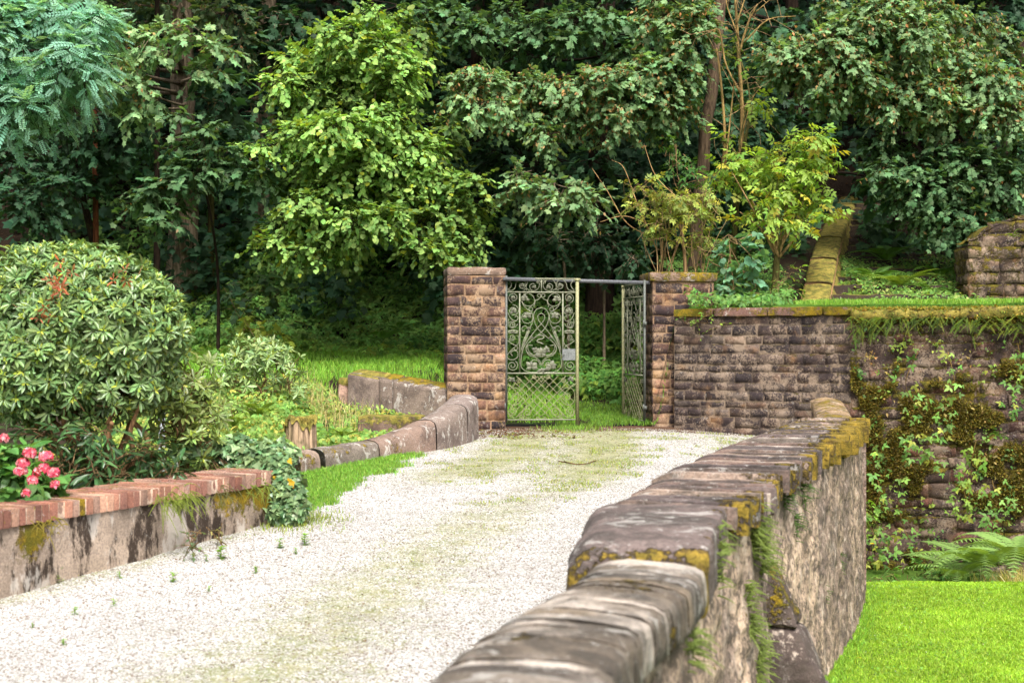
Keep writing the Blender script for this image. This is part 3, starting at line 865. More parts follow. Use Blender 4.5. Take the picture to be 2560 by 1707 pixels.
while i < 612:
    j = min(i + int(rng.choice([7, 9, 12, 15, 20])), 619)
    pp = [(x * rng.uniform(.993, 1.007), z + rng.normal(0, .0012)) for x, z in PROF]; dz = rng.normal(0, .0015)
    pp = [(x, z + dz) for x, z in pp]
    wt = rng.random() < .5; c0 = cols[rng.integers(5)] * rng.uniform(.55, .9); sd_ = rng.uniform(0, 9)
    def cc(V, c0=c0, wt=wt, sd_=sd_):
        m = (sstep(.52, .62, fbm(V * np.array([5, 2.5, 2]) + sd_, 88)) * (1.0 if wt else .25))[:, None]
        return c0[None] * (1 - m) + lin(178, 168, 156)[None] * m
    coping_run(Qn, i, j + 1, pp, 'coping_stone', M_SLAB, cc, (lambda V, b=rng.uniform(0, .12): b + .40 * sstep(.55, .72, fbm(V * 4.1, 33))), 7 * k, rough=.009, into=nmb)
    i = j; k += 1
nmb.build('rounded_coping', M_SLAB, par, True)

# the big raised block
bc = np.array([.51, 5.78]); bd = norm(np.array([.75 - .51, 7.32 - 5.78])); ba = math.atan2(bd[1], bd[0]) - math.pi / 2
def blk_top(P, lo, hi):
    P = P.copy()
    f = (P[:, 1] - lo[1]) / (hi[1] - lo[1])
    wdt = 1 + .22 * f
    P[:, 0] = P[:, 0] * wdt
    zz = (P[:, 2] - lo[2]) / (hi[2] - lo[2])
    ch = np.clip(1 - (P[:, 0] - lo[0] * wdt) / .12, 0, 1) * zz
    P[:, 2] -= .07 * ch ** 1.5
    chn = np.clip(1 - (P[:, 1] - lo[1]) / .16, 0, 1) * zz
    P[:, 2] -= .055 * chn ** 1.3
    return P
mb = MB()
rock_box(mb, (-.29, 0, -.30), (.285, 1.54, .005), lin(108, 96, 92), lambda P: .02 + .53 * sstep(.14, .03, P[:, 1]) + .3 * sstep(.22, .28, P[:, 0]), seg=.035, bev=.035, rough=.018, seed=4, xf=frame_xf((bc[0], bc[1], EYE - .80), ba), top=blk_top)
mb.build('corner_block', M_SLAB, par, True)

# slabs on edge across the far stretch
Qf = along(FAR, 400); Tf, Rf = line_frame(Qf)
sL = np.concatenate([[0], np.cumsum(np.linalg.norm(np.diff(Qf[:, :2], axis=0), axis=1))])
mb = MB(); s = 0.02; k = 0
while s < sL[-1] - .03:
    th = rng.uniform(.035, .085) if rng.random() < .8 else rng.uniform(.09, .16)
    q = np.array([np.interp(s + th / 2, sL, Qf[:, j]) for j in range(4)])
    tt = np.array([np.interp(s + th / 2, sL, Tf[:, 0]), np.interp(s + th / 2, sL, Tf[:, 1])]); tt = tt / np.linalg.norm(tt)
    ang = math.atan2(tt[1], tt[0]) - math.pi / 2 + rng.normal(0, .025)
    hw = q[3] / 2
    l, r = -hw + rng.normal(0, .018), hw + rng.normal(0, .025)
    zt = rng.normal(0, .009)
    base = [lin(132, 114, 104), lin(104, 92, 88), lin(152, 134, 120), lin(116, 98, 90), lin(94, 84, 82), lin(168, 154, 142)][rng.integers(6)]
    ym = sstep(9.5, 13.5, q[1])
    mm = rng.uniform(.0, .26) + .33 * ym
    def mossf(P, hw=hw, mm=mm, ym=ym): return mm + (.42 + .1 * ym) * sstep(hw * .3, hw * .95, P[:, 0]) * (mm > .12)
    def ttop(P, lo, hi):
        P = P.copy(); zz = (P[:, 2] - lo[2]) / (hi[2] - lo[2])
        P[:, 2] -= .05 * np.clip(1 - (P[:, 0] - lo[0]) / .14, 0, 1) ** 1.5 * zz
        return P
    rock_box(mb, (l, 0, -.16 + rng.uniform(-.03, .03)), (r, th - .004, zt), base, mossf, seg=.06, bev=.014, rough=.012, seed=k, xf=frame_xf((q[0] - tt[0] * th / 2, q[1] - tt[1] * th / 2, EYE + q[2]), ang), top=ttop)
    s += th; k += 1
mb.build('slab_coping', M_SLAB, par, True)

# leaning buttress stones low on the outer face
mb = MB()
bq = np.array([np.interp(8.55, Q[:, 1], Q[:, j]) for j in range(4)]); bR = np.array([np.interp(8.55, Q[:, 1], R_[:, 0]), np.interp(8.55, Q[:, 1], R_[:, 1])])
bp = bq[:2] + bR * (bq[3] / 2 - .10); ba2 = math.atan2(bR[1], bR[0])
def but(P, lo, hi):
    P = P.copy(); f = np.clip((EYE - 1.28 - P[:, 2]) / .9, 0, 1)
    P[:, 0] = lo[0] + (P[:, 0] - lo[0]) * (.10 + .9 * f ** .75)
    return P
for (a, b, s_) in ((EYE - 1.62, EYE - 1.28, 1), (EYE - 1.98, EYE - 1.63, 2), (EYE - 2.35, EYE - 1.99, 3), (EYE - 2.75, EYE - 2.36, 4)):
    rock_box(mb, (0, -.19, a), (.46, .19, b), lin(78, 68, 64), (.42 if s_ == 1 else .0), seg=.05, bev=.05, rough=.035, seed=s_, xf=frame_xf((bp[0], bp[1], 0), ba2), top=but)
mb.build('buttress', M_RENDER, par, True)
fixparent(par)

# narrow gabled end wall that carries the parapet on to the retaining wall
nw = thing('end_wall', 'narrow low wall with a gabled sandstone coping running up to the retaining wall', 'wall', None, (3.75, 17.2, EYE - 1.3))
Qe = along([(3.20, 14.35, -.93, .39), (3.50, 15.6, -.86, .39), (3.72, 16.4, -.79, .39), (3.92, 17.5, -.70, .39), (4.02, 18.25, -.63, .39)], 60)
PG = [(-1.0, -.14), (-1.0, -.045), (-.5, -.015), (0, .0), (.5, -.015), (1.0, -.045), (1.0, -.14)]
par_keep = par; par = nw
coping_run(Qe, 0, 30, PG, 'coping_stone', M_CAP, lin(150, 128, 104), .35, 60)
coping_run(Qe, 30, 60, PG, 'coping_stone', M_CAP, lin(156, 132, 104), .35, 61)
par = par_keep
Te, Re = line_frame(Qe); mb = MB()
for side in (1, -1):
    zb = EYE - (2.9 if side > 0 else 1.5)
    tt = np.linspace(0, 1, 14)
    X = Qe[:, 0:1] + side * Re[:, 0:1] * .17 + 0 * tt[None]; Y = Qe[:, 1:2] + side * Re[:, 1:2] * .17 + 0 * tt[None]
    Z = zb + (EYE + Qe[:, 2:3] - .1 - zb) * tt[None]
    V = np.stack([X, Y, Z], -1).reshape(-1, 3); V = V + .03 * (fbm(V * 6, 3)[:, None] - .5)
    F = grid_faces(60, 14)
    mb.add(V, F if side > 0 else F[:, ::-1], (*lin(140, 112, 98), .3))
mb.build('wall_body', M_RENDER, nw, True); fixparent(nw)

# ------------------------------------------------------------------ brick-topped wall beside the drive
bw = thing('brick_topped_wall', 'low rendered garden wall with a coping of red bricks on edge and black streaks', 'wall', None, (-2.6, 10.3, EYE - 1.5))
A = np.array([-5.35 - .0, 4.9]); B = np.array([-1.86, 11.72])
A = B + (np.array([-3.24, 9.0]) - B) / np.linalg.norm(np.array([-3.24, 9.0]) - B) * 7.0
bU = norm(B - A); bL = np.linalg.norm(B - A); bN = np.array([bU[1], -bU[0]])      # bN points to the drive
def bz(u): return EYE + np.interp(u, [0, 3.9, bL], [-1.06, -1.03, -.99])
def bxf(P): return np.stack([A[0] + P[:, 0] * bU[0] + P[:, 1] * bN[0], A[1] + P[:, 0] * bU[1] + P[:, 1] * bN[1], P[:, 2]], 1)
mb = MB()
nu, nvv = 130, 22
for side in (1, -1):
    gu, gv = np.meshgrid(np.linspace(0, bL + .16, nu), np.linspace(0, 1, nvv), indexing='ij'); gu, gv = gu.ravel(), gv.ravel()
    zz = EYE - 1.95 + gv * (bz(gu) - .11 - (EYE - 1.95))
    w_ = np.where(side > 0, -.03, -.60)
    q = np.stack([gu, gv * 0 + side, zz], 1)
    V = bxf(np.stack([gu, w_ + side * .03 * (fbm(q * np.array([6, 6, 6]), 71) - .5), zz], 1))
    C = lin(156, 141, 126)[None] * (.8 + .4 * fbm(q * 3, 73))[:, None]
    top = sstep(.45, 1.0, gv) * sstep(.4, .6, vnoise(np.stack([gu * 2.6, 0 * gu, 0 * gu], 1), 74)) * .62
    mb.add(V, grid_faces(nu, nvv) if side > 0 else grid_faces(nu, nvv)[:, ::-1], np.concatenate([C, (.12 + top)[:, None]], 1))
V = bxf(np.array([[bL + .16, -.6, EYE - 1.95], [bL + .16, -.03, EYE - 1.95], [bL + .16, -.03, EYE - 1.11], [bL + .16, -.6, EYE - 1.11]]))
mb.add(V, np.array([[3, 2, 1, 0]]), (*lin(150, 128, 112), .2))
mb.build('wall_body', M_STREAK, bw, True)
mb = MB(); u = 0.0; k = 0
while u < bL - .02:
    th = rng.uniform(.060, .074); z = float(bz(np.array([u]))[0])
    cc = [lin(186, 136, 114), lin(172, 120, 102), lin(198, 156, 132), lin(150, 108, 94), lin(184, 150, 132)][rng.integers(5)] * rng.uniform(.5, .85)
    ms = .15 + .6 * (vnoise(np.array([[u * 1.6, 0, 0]]), 76)[0] > .6)
    for (w0, w1) in ((-.255, rng.normal(0, .006)), (-.52, -.265)):
        rock_box(mb, (u + .004, w0, z - .118), (u + th - .004, w1, z + rng.normal(0, .004)), cc * rng.uniform(.9, 1.1), ms, seg=.06, bev=.008, rough=.004, seed=k, xf=bxf)
    u += th; k += 1
mb.build('brick_coping', M_BRICK, bw, True)
mb = MB()
gu = np.linspace(0, bL - .01, 90)
V = np.concatenate([bxf(np.stack([gu, 0 * gu + w_, bz(gu) + dz], 1)) for w_, dz in ((-.012, -.112), (-.012, -.008), (-.515, -.008), (-.515, -.112))]).reshape(4, 90, 3).transpose(1, 0, 2).reshape(-1, 3)
mb.add(V, grid_faces(90, 4)[:, ::-1], (*lin(168, 148, 130), .2))
mb.build('mortar_bed', M_BRICK, bw, True)
fixparent(bw)

# ------------------------------------------------------------------ curved kerb wall that sweeps up to the pillar
cw = thing('curved_wall', 'low curved sandstone kerb wall sweeping up to the gate pillar', 'wall', None, (-1.3, 16.2, EYE - 1.25))
CQ = along([(-2.27, 14.42, -1.095, .30), (-2.12, 14.72, -1.06, .30), (-1.56, 15.78, -1.02, .31), (-1.14, 16.42, -.89, .33), (-.76, 17.1, -.72, .35), (-.60, 17.72, -.585, .38)], 240)
par = cw
PC = [(-1, -.75), (-1, -.06), (-.88, -.02), (-.6, .0), (.0, .012), (.55, .0), (.85, -.03), (.97, -.085), (1.0, -.15), (1.06, -.75)]
for (i0, i1, cc) in ((0, 24, lin(172, 146, 130)), (29, 94, lin(148, 132, 120)), (94, 162, lin(158, 130, 116)), (162, 208, lin(150, 130, 120)), (208, 240, lin(154, 134, 126))):
    coping_run(CQ, i0, i1, PC, 'kerb_stone', M_CAP, cc * np.array([.60, .65, .66]), lambda V: .08 + .3 * sstep(EYE - .95, EYE - 1.15, V[:, 2]), i0, rough=.013)
par = par_keep; fixparent(cw)

# low wall behind, running out from the pillar
lw = thing('low_garden_wall', 'low stained garden wall with mossy coping stones ending at the gate pillar', 'wall', None, (-1.6, 19.4, EYE - .9))
la = W(868, 921, 19.9); lb = W(1112, 962, 19.05)
lU = norm(lb[:2] - la[:2]); lL = np.linalg.norm(lb[:2] - la[:2]); lang = math.atan2(lU[1], lU[0])
def lxf(P): 
    ca, sa = math.cos(lang), math.sin(lang)
    zt = la[2] + (lb[2] - la[2]) * np.clip(P[:, 0] / lL, 0, 1)
    return np.stack([la[0] + P[:, 0] * ca - P[:, 1] * sa, la[1] + P[:, 0] * sa + P[:, 1] * ca, zt + P[:, 2]], 1)
mb = MB(); rock_box(mb, (0, 0.02, -.9), (lL, .30, -.05), lin(104, 94, 86), .3, seg=.05, bev=.03, rough=.02, seed=1, xf=lxf); mb.build('wall_body', M_CAP, lw, True)
for (a, b, k) in ((0, .55, 2), (.555, .78, 3), (.785, lL, 4)):
    mb = MB()
    rock_box(mb, (a, -.015, -.62), (b, .33, .0), lin(128, 114, 104) * (1 if k != 3 else .85), lambda P: .12 + .5 * sstep(-.09, -.02, P[:, 2]), seg=.04, bev=.035, rough=.014, seed=k, xf=lxf,
             top=lambda P, lo, hi: P - np.stack([0 * P[:, 0], 0 * P[:, 0], .07 * np.clip(1 - (P[:, 1] + .015) / .3, 0, 1) * np.clip(1 + P[:, 2] / .3, 0, 1)], 1))
    mb.build('coping_stone', M_MOSSY if k == 2 else M_CAP, lw, True)
fixparent(lw)
mb = MB(); e = W(845, 1010, 19.95)
rock_box(mb, (0, 0, -.15), (.17, .22, .37), lin(170, 140, 124), lambda P: .1 + .9 * sstep(.2, .34, P[:, 2]), seg=.04, bev=.05, rough=.02, seed=9, xf=frame_xf(e, .1))
tag(mb.build('end_stone', M_MOSSY, None, True), 'small rounded upright stone with a moss cap at the end of the low garden wall', 'stone')
mb = MB(); e = W(893, 1112, 17.45)
rock_box(mb, (0, 0, -.1), (.80, .4, .36), lin(120, 100, 88), lambda P: .38 + .2 * sstep(.2, .3, P[:, 2]), seg=.05, bev=.03, rough=.02, seed=10, xf=frame_xf(e, -.05))
tag(mb.build('mossy_block', M_MOSSY, None, True), 'square moss-covered stone block between the low garden wall and the curved kerb', 'stone block')

# ------------------------------------------------------------------ tree stump
st = thing('tree_stump', 'rotten grey tree stump with bright moss on top behind the kerb wall', 'tree stump', None, W(750, 1135, 15.35))
sc_ = W(750, 1135, 15.35)
a = np.linspace(0, 2 * np.pi, 90, endpoint=False); hs = np.linspace(-.25, .34, 16)
rr = .155 * (1 + .16 * (np.abs(np.sin(a * 6.5 + 1)) ** .5 - .6) + .12 * np.sin(a * 3))
V = np.stack([np.stack([sc_[0] + np.cos(a) * rr * (1.15 - .15 * (h + .25) / .6), sc_[1] + np.sin(a) * rr, 0 * a + sc_[2] + h + (.05 * np.sin(a * 3 + 1) + .035 * np.sin(a * 11)) * np.clip((h - .1) / .24, 0, 1)], 1) for h in hs])
kk = fbm(np.stack([np.cos(a) * 4, np.sin(a) * 4, 0 * a], 1), 8)
C = np.repeat((lin(168, 146, 122)[None] * (.35 + 1.1 * kk[:, None]))[None], 16, 0).reshape(-1, 3)
idx = np.arange(16 * 90).reshape(16, 90); nx_ = np.roll(idx, -1, 1)
mb = MB().add(V.reshape(-1, 3), np.stack([idx[:-1], nx_[:-1], nx_[1:], idx[1:]], -1).reshape(-1, 4), C)
mb.build('trunk_shell', M_WOOD, st, True)
mb = MB(); g = np.linspace(0, 1, 8)
V = np.stack([np.stack([sc_[0] + np.cos(a) * (rr + .02) * f, sc_[1] + np.sin(a) * (rr + .02) * f, sc_[2] + .345 + (.05 * np.sin(a * 3 + 1) + .035 * np.sin(a * 11)) * f + .05 * (1 - f ** 2) * (.4 + vnoise(np.stack([np.cos(a) * f * 4, np.sin(a) * f * 4, 0 * a], 1), 3)) - .03 * (f > .99)], 1) for f in g])
idx = np.arange(8 * 90).reshape(8, 90); nx_ = np.roll(idx, -1, 1)
mb.add(V.reshape(-1, 3), np.stack([idx[:-1], nx_[:-1], nx_[1:], idx[1:]], -1).reshape(-1, 4), (*lin(150, 150, 40), 1.2))
n = 900; q = rng.uniform(0, 1, n) ** .5 * .16; b = rng.uniform(0, 6.283, n)
blades(mb, np.stack([sc_[0] + q * np.cos(b), sc_[1] + q * np.sin(b), np.full(n, sc_[2] + .35)], 1), .05, .006, .5, np.concatenate([tints(n, lin(165, 170, 40), .3), np.ones((n, 1))], 1))
mb.build('moss_cap', M_MOSSY, st, False); fixparent(st)

# ------------------------------------------------------------------ mossy stair balustrade, steps and ruined wall on the terrace
bs = thing('stair_balustrade', 'sloping balustrade wall with a thick green-gold moss coping climbing into the wood', 'balustrade', None, W(2035, 764, 20.2))
BQ = along([(*W(2003, 764, 20.0)[:2], W(0, 764, 20.0)[2] - EYE, .37), (*W(2047, 595, 23.6)[:2], W(0, 597, 23.6)[2] - EYE, .36), (*W(2100, 496, 30)[:2], W(0, 496, 30)[2] - EYE, .34), (*W(2118, 450, 34)[:2], W(0, 452, 34)[2] - EYE, .28)], 160)
T2, R2 = line_frame(BQ)
BQ[:, :2] += R2 * .17
par = bs
PB = [(-1.1, -.16), (-1.12, -.03), (-.9, .0), (0, .015), (.9, .0), (1.12, -.03), (1.1, -.16)]
for k, (i0, i1) in enumerate(((0, 12), (12, 26), (26, 44), (44, 70), (70, 100), (100, 160))):
    coping_run(BQ, i0, i1, PB, 'coping_stone', M_MOSSY, lin(170, 132, 92), lambda V, k=k: np.full(len(V), (.15, .3, .35, .6, .85, 1.0)[k]), 40 + k, rough=.015)
mb = MB(); tt = np.linspace(0, 1, 18)
for side in (1, -1):
    bo = .165 + (.34 * (1 - tt[None]) ** .7 if side > 0 else 0 * tt[None])
    X = BQ[:, 0:1] + side * R2[:, 0:1] * bo; Y = BQ[:, 1:2] + side * R2[:, 1:2] * bo
    ztop = EYE + BQ[:, 2:3] - .12
    Z = ztop - 1.3 + 1.3 * tt[None]
    V = np.stack([X, Y, Z + 0 * X], -1).reshape(-1, 3); V = V + .06 * (fbm(V * 5, 3)[:, None] - .5)
    F = grid_faces(160, 18)
    C = np.concatenate([lin(120, 104, 80)[None] * (.6 + .8 * fbm(V * 4, 5))[:, None], np.full((len(V), 1), 1.0)], 1)
    mb.add(V, F if side > 0 else F[:, ::-1], C)
e = BQ[0]; e0 = e[:2] - R2[0] * .15; e1 = e[:2] + R2[0] * .36
mb.add([[*e0, EYE + e[2] - 1.2], [*e1, EYE + e[2] - 1.2], [*e1, EYE + e[2] - .1], [*e0, EYE + e[2] - .1]], np.array([[0, 1, 2, 3]]), (*lin(150, 120, 90), .5))
mb.build('wall_body', M_MOSSY, bs, True); fixparent(bs)
par = par_keep

sp = thing('stone_steps', 'overgrown dark stone steps between the mossy balustrade and the ruined wall', 'steps', None, W(2270, 755, 20.7))
for k in range(14):
    y0 = 20.6 + k * .62; z0 = EYE + .62 + k * .165 * (1 if k < 5 else 1)
    mb = MB()
    x0 = np.interp(y0, BQ[:, 1], BQ[:, 0]) + .18
    rock_box(mb, (x0, y0, z0 - .1), (x0 + 1.75, y0 + .7, z0 + .155), lin(60, 50, 40), .3, seg=.09, bev=.03, rough=.03, seed=k)
    mb.build('step', M_MOSSY, sp, True)
fixparent(sp)

rw = thing('ruined_wall', 'ruined mossy rubble wall of big grey-brown blocks at the edge of the terrace', 'ruined wall', None, W(2490, 757, 20.5))
mb = MB(); r0 = W(2422, 757, 20.6)
rA = 0.0
rtop = lambda u: r0[2] + np.interp(u, [0, .12, .2, .4, .8, 1.4, 2.5, 5], [.92, .95, 1.06, 1.16, 1.28, 1.32, 1.2, .9])
mosr = lambda u, v: np.clip(.2 + .5 * (fbm(np.stack([u * 2, v * 2, 0 * u], 1), 66)), 0, 1)
masonry(mb, (r0[0], r0[1], 0), (1, 0), (0, -1), 4.5, r0[2] - .15, rtop, courses_to(1.6, .11, .2, 75), (.18, .45), 'ruin', depth=.012, gap=.008, rough=.03, wobble=.03, tilt=.03, edge=.008, bulge=.05, moss=mosr, seed=51, mort=lin(60, 48, 36))
masonry(mb, (r0[0], r0[1] + .6, 0), (0, -1), (-1, 0), .6, r0[2] - .15, lambda u: np.full_like(u, r0[2] + .84), courses_to(1.0, .11, .2, 75), (.18, .45), 'ruin', depth=.02, gap=.010, rough=.03, wobble=.02, tilt=.03, moss=mosr, seed=52, mort=lin(60, 48, 36))
gu = np.linspace(0, 4.5, 60); gw = np.linspace(-.02, .6, 10)
G, H = np.meshgrid(gu, gw, indexing='ij'); G, H = G.ravel(), H.ravel()
q = np.stack([G, H, 0 * G], 1)
mb.add(np.stack([r0[0] + G, r0[1] + H, rtop(G) - .05 + .12 * (fbm(q * 4, 5) - .4)], 1), grid_faces(60, 10), np.concatenate([np.broadcast_to(lin(120, 96, 66), (600, 3)), np.full((600, 1), .6)], 1))
mb.build('masonry', M_WALL, rw, False); fixparent(rw)
# ================================================================== WROUGHT IRON GATE
IRON = lin(134, 136, 112); IRON_D = lin(92, 96, 90); IRON_Y = lin(150, 148, 108)
def gp(P):
    P = np.asarray(P, float)
    return np.stack([(P[:, 0] - 98) / 682 * .965, np.zeros(len(P)), (1470 - P[:, 1]) / 1375 * 1.90 + .03], 1)
def spiral(cx, cy, r0, r1, a0, turns, n=26):
    t = np.linspace(0, 1, n); a = np.radians(a0) + t * turns * 2 * np.pi; r = r0 + (r1 - r0) * t
    return np.stack([cx + r * np.cos(a), cy + r * np.sin(a)], 1)
def mir(P): P = np.asarray(P, float).copy(); P[:, 0] = 864 - P[:, 0]; return P

cur = []           # (points, radius) in drawing units of the half pattern (mirrored), open work above the lock rail
def both(P, r=.0075): cur.append((P, r)); cur.append((mir(P), r))
def one(P, r=.0075): cur.append((np.asarray(P, float), r))
# top band
both(crspline([(118, 98), (138, 122), (146, 150), (130, 182), (112, 196)], 6), .0085)
both(crspline([(112, 205), (150, 203), (180, 178), (192, 130), (225, 98), (265, 104), (284, 140), (266, 182), (232, 178), (222, 150), (244, 135)], 6))
both(crspline([(290, 206), (290, 150), (318, 102), (372, 98), (412, 132), (404, 182), (362, 206), (328, 188), (324, 152), (352, 136), (374, 152), (362, 172)], 6))
both(crspline([(434, 135), (412, 104), (390, 112), (398, 136)], 6))
one([(434, 98), (434, 212)], .014)
both(crspline([(262, 205), (290, 185), (320, 204), (345, 212)], 5), .006)
# side bands
both(spiral(165, 275, 50, 9, 100, 1.9)); both(spiral(165, 400, 56, 22, -100, 1.4))
both(crspline([(112, 420), (140, 478), (186, 500), (210, 474), (194, 452), (178, 466)], 6))
both(spiral(152, 537, 34, 6, 200, 1.7)); both(crspline([(120, 478), (116, 520), (135, 565), (180, 560), (206, 530)], 6))
both(crspline([(112, 600), (160, 592), (210, 600)], 4), .013); both(crspline([(112, 612), (160, 618), (210, 612)], 4), .013)
both(spiral(152, 662, 32, 6, 160, -1.7)); both(crspline([(108, 690), (150, 722), (192, 742), (206, 768), (186, 786), (170, 766)], 6))
both(crspline([(210, 640), (214, 715), (150, 780), (108, 832), (122, 872), (170, 876), (206, 848), (204, 804), (168, 788), (140, 812), (156, 842)], 6))
both(spiral(155, 935, 54, 10, -60, 1.8))
# centre
both(crspline([(372, 300), (402, 290), (428, 264), (424, 240), (400, 240), (398, 262), (412, 266)], 6))
both(crspline([(376, 300), (352, 342), (308, 356), (264, 338), (246, 292), (264, 246), (312, 232), (356, 264), (372, 318), (362, 352), (366, 366)], 6))
both(crspline([(244, 310), (268, 356), (318, 402), (346, 398), (346, 374), (322, 368), (312, 390), (330, 402)], 6))
both(spiral(298, 470, 54, 54, -40, -.95))
both(crspline([(330, 402), (352, 450), (346, 520), (310, 590), (262, 690), (240, 790)], 6))
both(crspline([(434, 370), (382, 392), (358, 458), (384, 550), (434, 612), (500, 668), (560, 722), (578, 772), (548, 818), (434, 848)], 7), .0085)
both(crspline([(434, 425), (402, 444), (404, 488), (434, 530), (500, 606), (560, 690), (604, 770), (624, 860), (628, 950)], 7), .0085)
both(crspline([(350, 740), (304, 738), (286, 778), (312, 830), (370, 852), (416, 888), (430, 935)], 6))
both(crspline([(300, 740), (312, 792), (360, 834), (434, 850)], 6))
for x in (298, 311, 324): both([(240, 802), (x, 590)], .006)
both(crspline([(300, 585), (288, 554), (262, 552), (246, 576), (256, 602), (272, 588)], 6))
both(spiral(366, 922, 52, 12, 20, -1.5)); both(crspline([(236, 900), (242, 952), (300, 994), (400, 1000)], 6))
one(crspline([(405, 640), (436, 640), (458, 656), (440, 674), (402, 682), (394, 702), (424, 712), (452, 726)], 6), .013)
lat = []
def lboth(P, r=.0065): lat.append((np.asarray(P, float), r)); lat.append((mir(P), r))
for k in range(7):
    x0 = 40 + 76 * k; a, b = np.array([x0, 1035.]), np.array([x0 + 400., 1440.])
    P = np.linspace(a, b, 12); P = P[(P[:, 0] > 112) & (P[:, 0] < 752)]
    if len(P) > 2: lboth(P)
lboth(spiral(182, 1238, 31, 31, 0, 1.0)); lboth(crspline([(108, 1250), (116, 1190), (150, 1152), (205, 1158), (255, 1205)], 6))
lboth(crspline([(108, 1235), (118, 1292), (165, 1322), (215, 1300), (262, 1250)], 6))
lboth(spiral(150, 1385, 46, 8, -90, 1.9)); lboth(crspline([(106, 1370), (130, 1425), (185, 1440), (225, 1400), (300, 1318)], 6))
lboth(spiral(300, 1392, 54, 12, 60, 1.7)); lboth(spiral(240, 1432, 24, 6, 0, 1.5)); lboth(spiral(398, 1446, 18, 5, 0, 1.4))
lboth(spiral(222, 1080, 27, 6, 90, 1.7)); lboth(spiral(366, 1042, 24, 6, 0, 1.6)); lboth(crspline([(398, 1040), (420, 1078), (434, 1100)], 4)); lboth(spiral(140, 1095, 42, 42, 0, .9))
leafs = [(280, 275, 44), (300, 438, 46), (250, 148, 28), (362, 166, 26), (160, 272, 26), (164, 398, 38), (160, 606, 20), (314, 568, 22), (340, 658, 22), (338, 930, 62), (150, 1058, 34), (160, 940, 22)]
def leaf_blob(mb, x, y, r, seed):
    rg = np.random.default_rng(seed)
    for k in range(5):
        a = -math.pi / 2 + (k - 2) * .95 + rg.normal(0, .15)
        n = 7; t = np.linspace(0, 1, n)
        ln = r * rg.uniform(.8, 1.15); wdt = ln * .34 * np.sin(np.pi * (t * .9 + .08))
        cx, cy = x + np.cos(a) * ln * t, y + np.sin(a) * ln * t
        L = gp(np.stack([cx - np.sin(a) * wdt, cy + np.cos(a) * wdt], 1)); R = gp(np.stack([cx + np.sin(a) * wdt, cy - np.cos(a) * wdt], 1)); Mi = gp(np.stack([cx, cy], 1))
        bow = (.018 * np.sin(np.pi * t) + .004)
        for s in (1, -1):
            l, r_, m = L.copy(), R.copy(), Mi.copy(); m[:, 1] = s * bow
            V = np.stack([l, m, r_], 1).reshape(-1, 3)
            F = grid_faces(n, 3)
            mb.add(V, F if s > 0 else F[:, ::-1], (*(IRON * rg.uniform(.45, .75)), 0))

def box(mb, lo, hi, col):
    lo, hi = np.asarray(lo, float), np.asarray(hi, float)
    V = np.array([[x, y, z] for x in (0, 1) for y in (0, 1) for z in (0, 1)]) * (hi - lo) + lo
    F = np.array([[0, 1, 3, 2], [4, 6, 7, 5], [0, 4, 5, 1], [2, 3, 7, 6], [0, 2, 6, 4], [1, 5, 7, 3]])
    mb.add(V, F, (*col, 0))

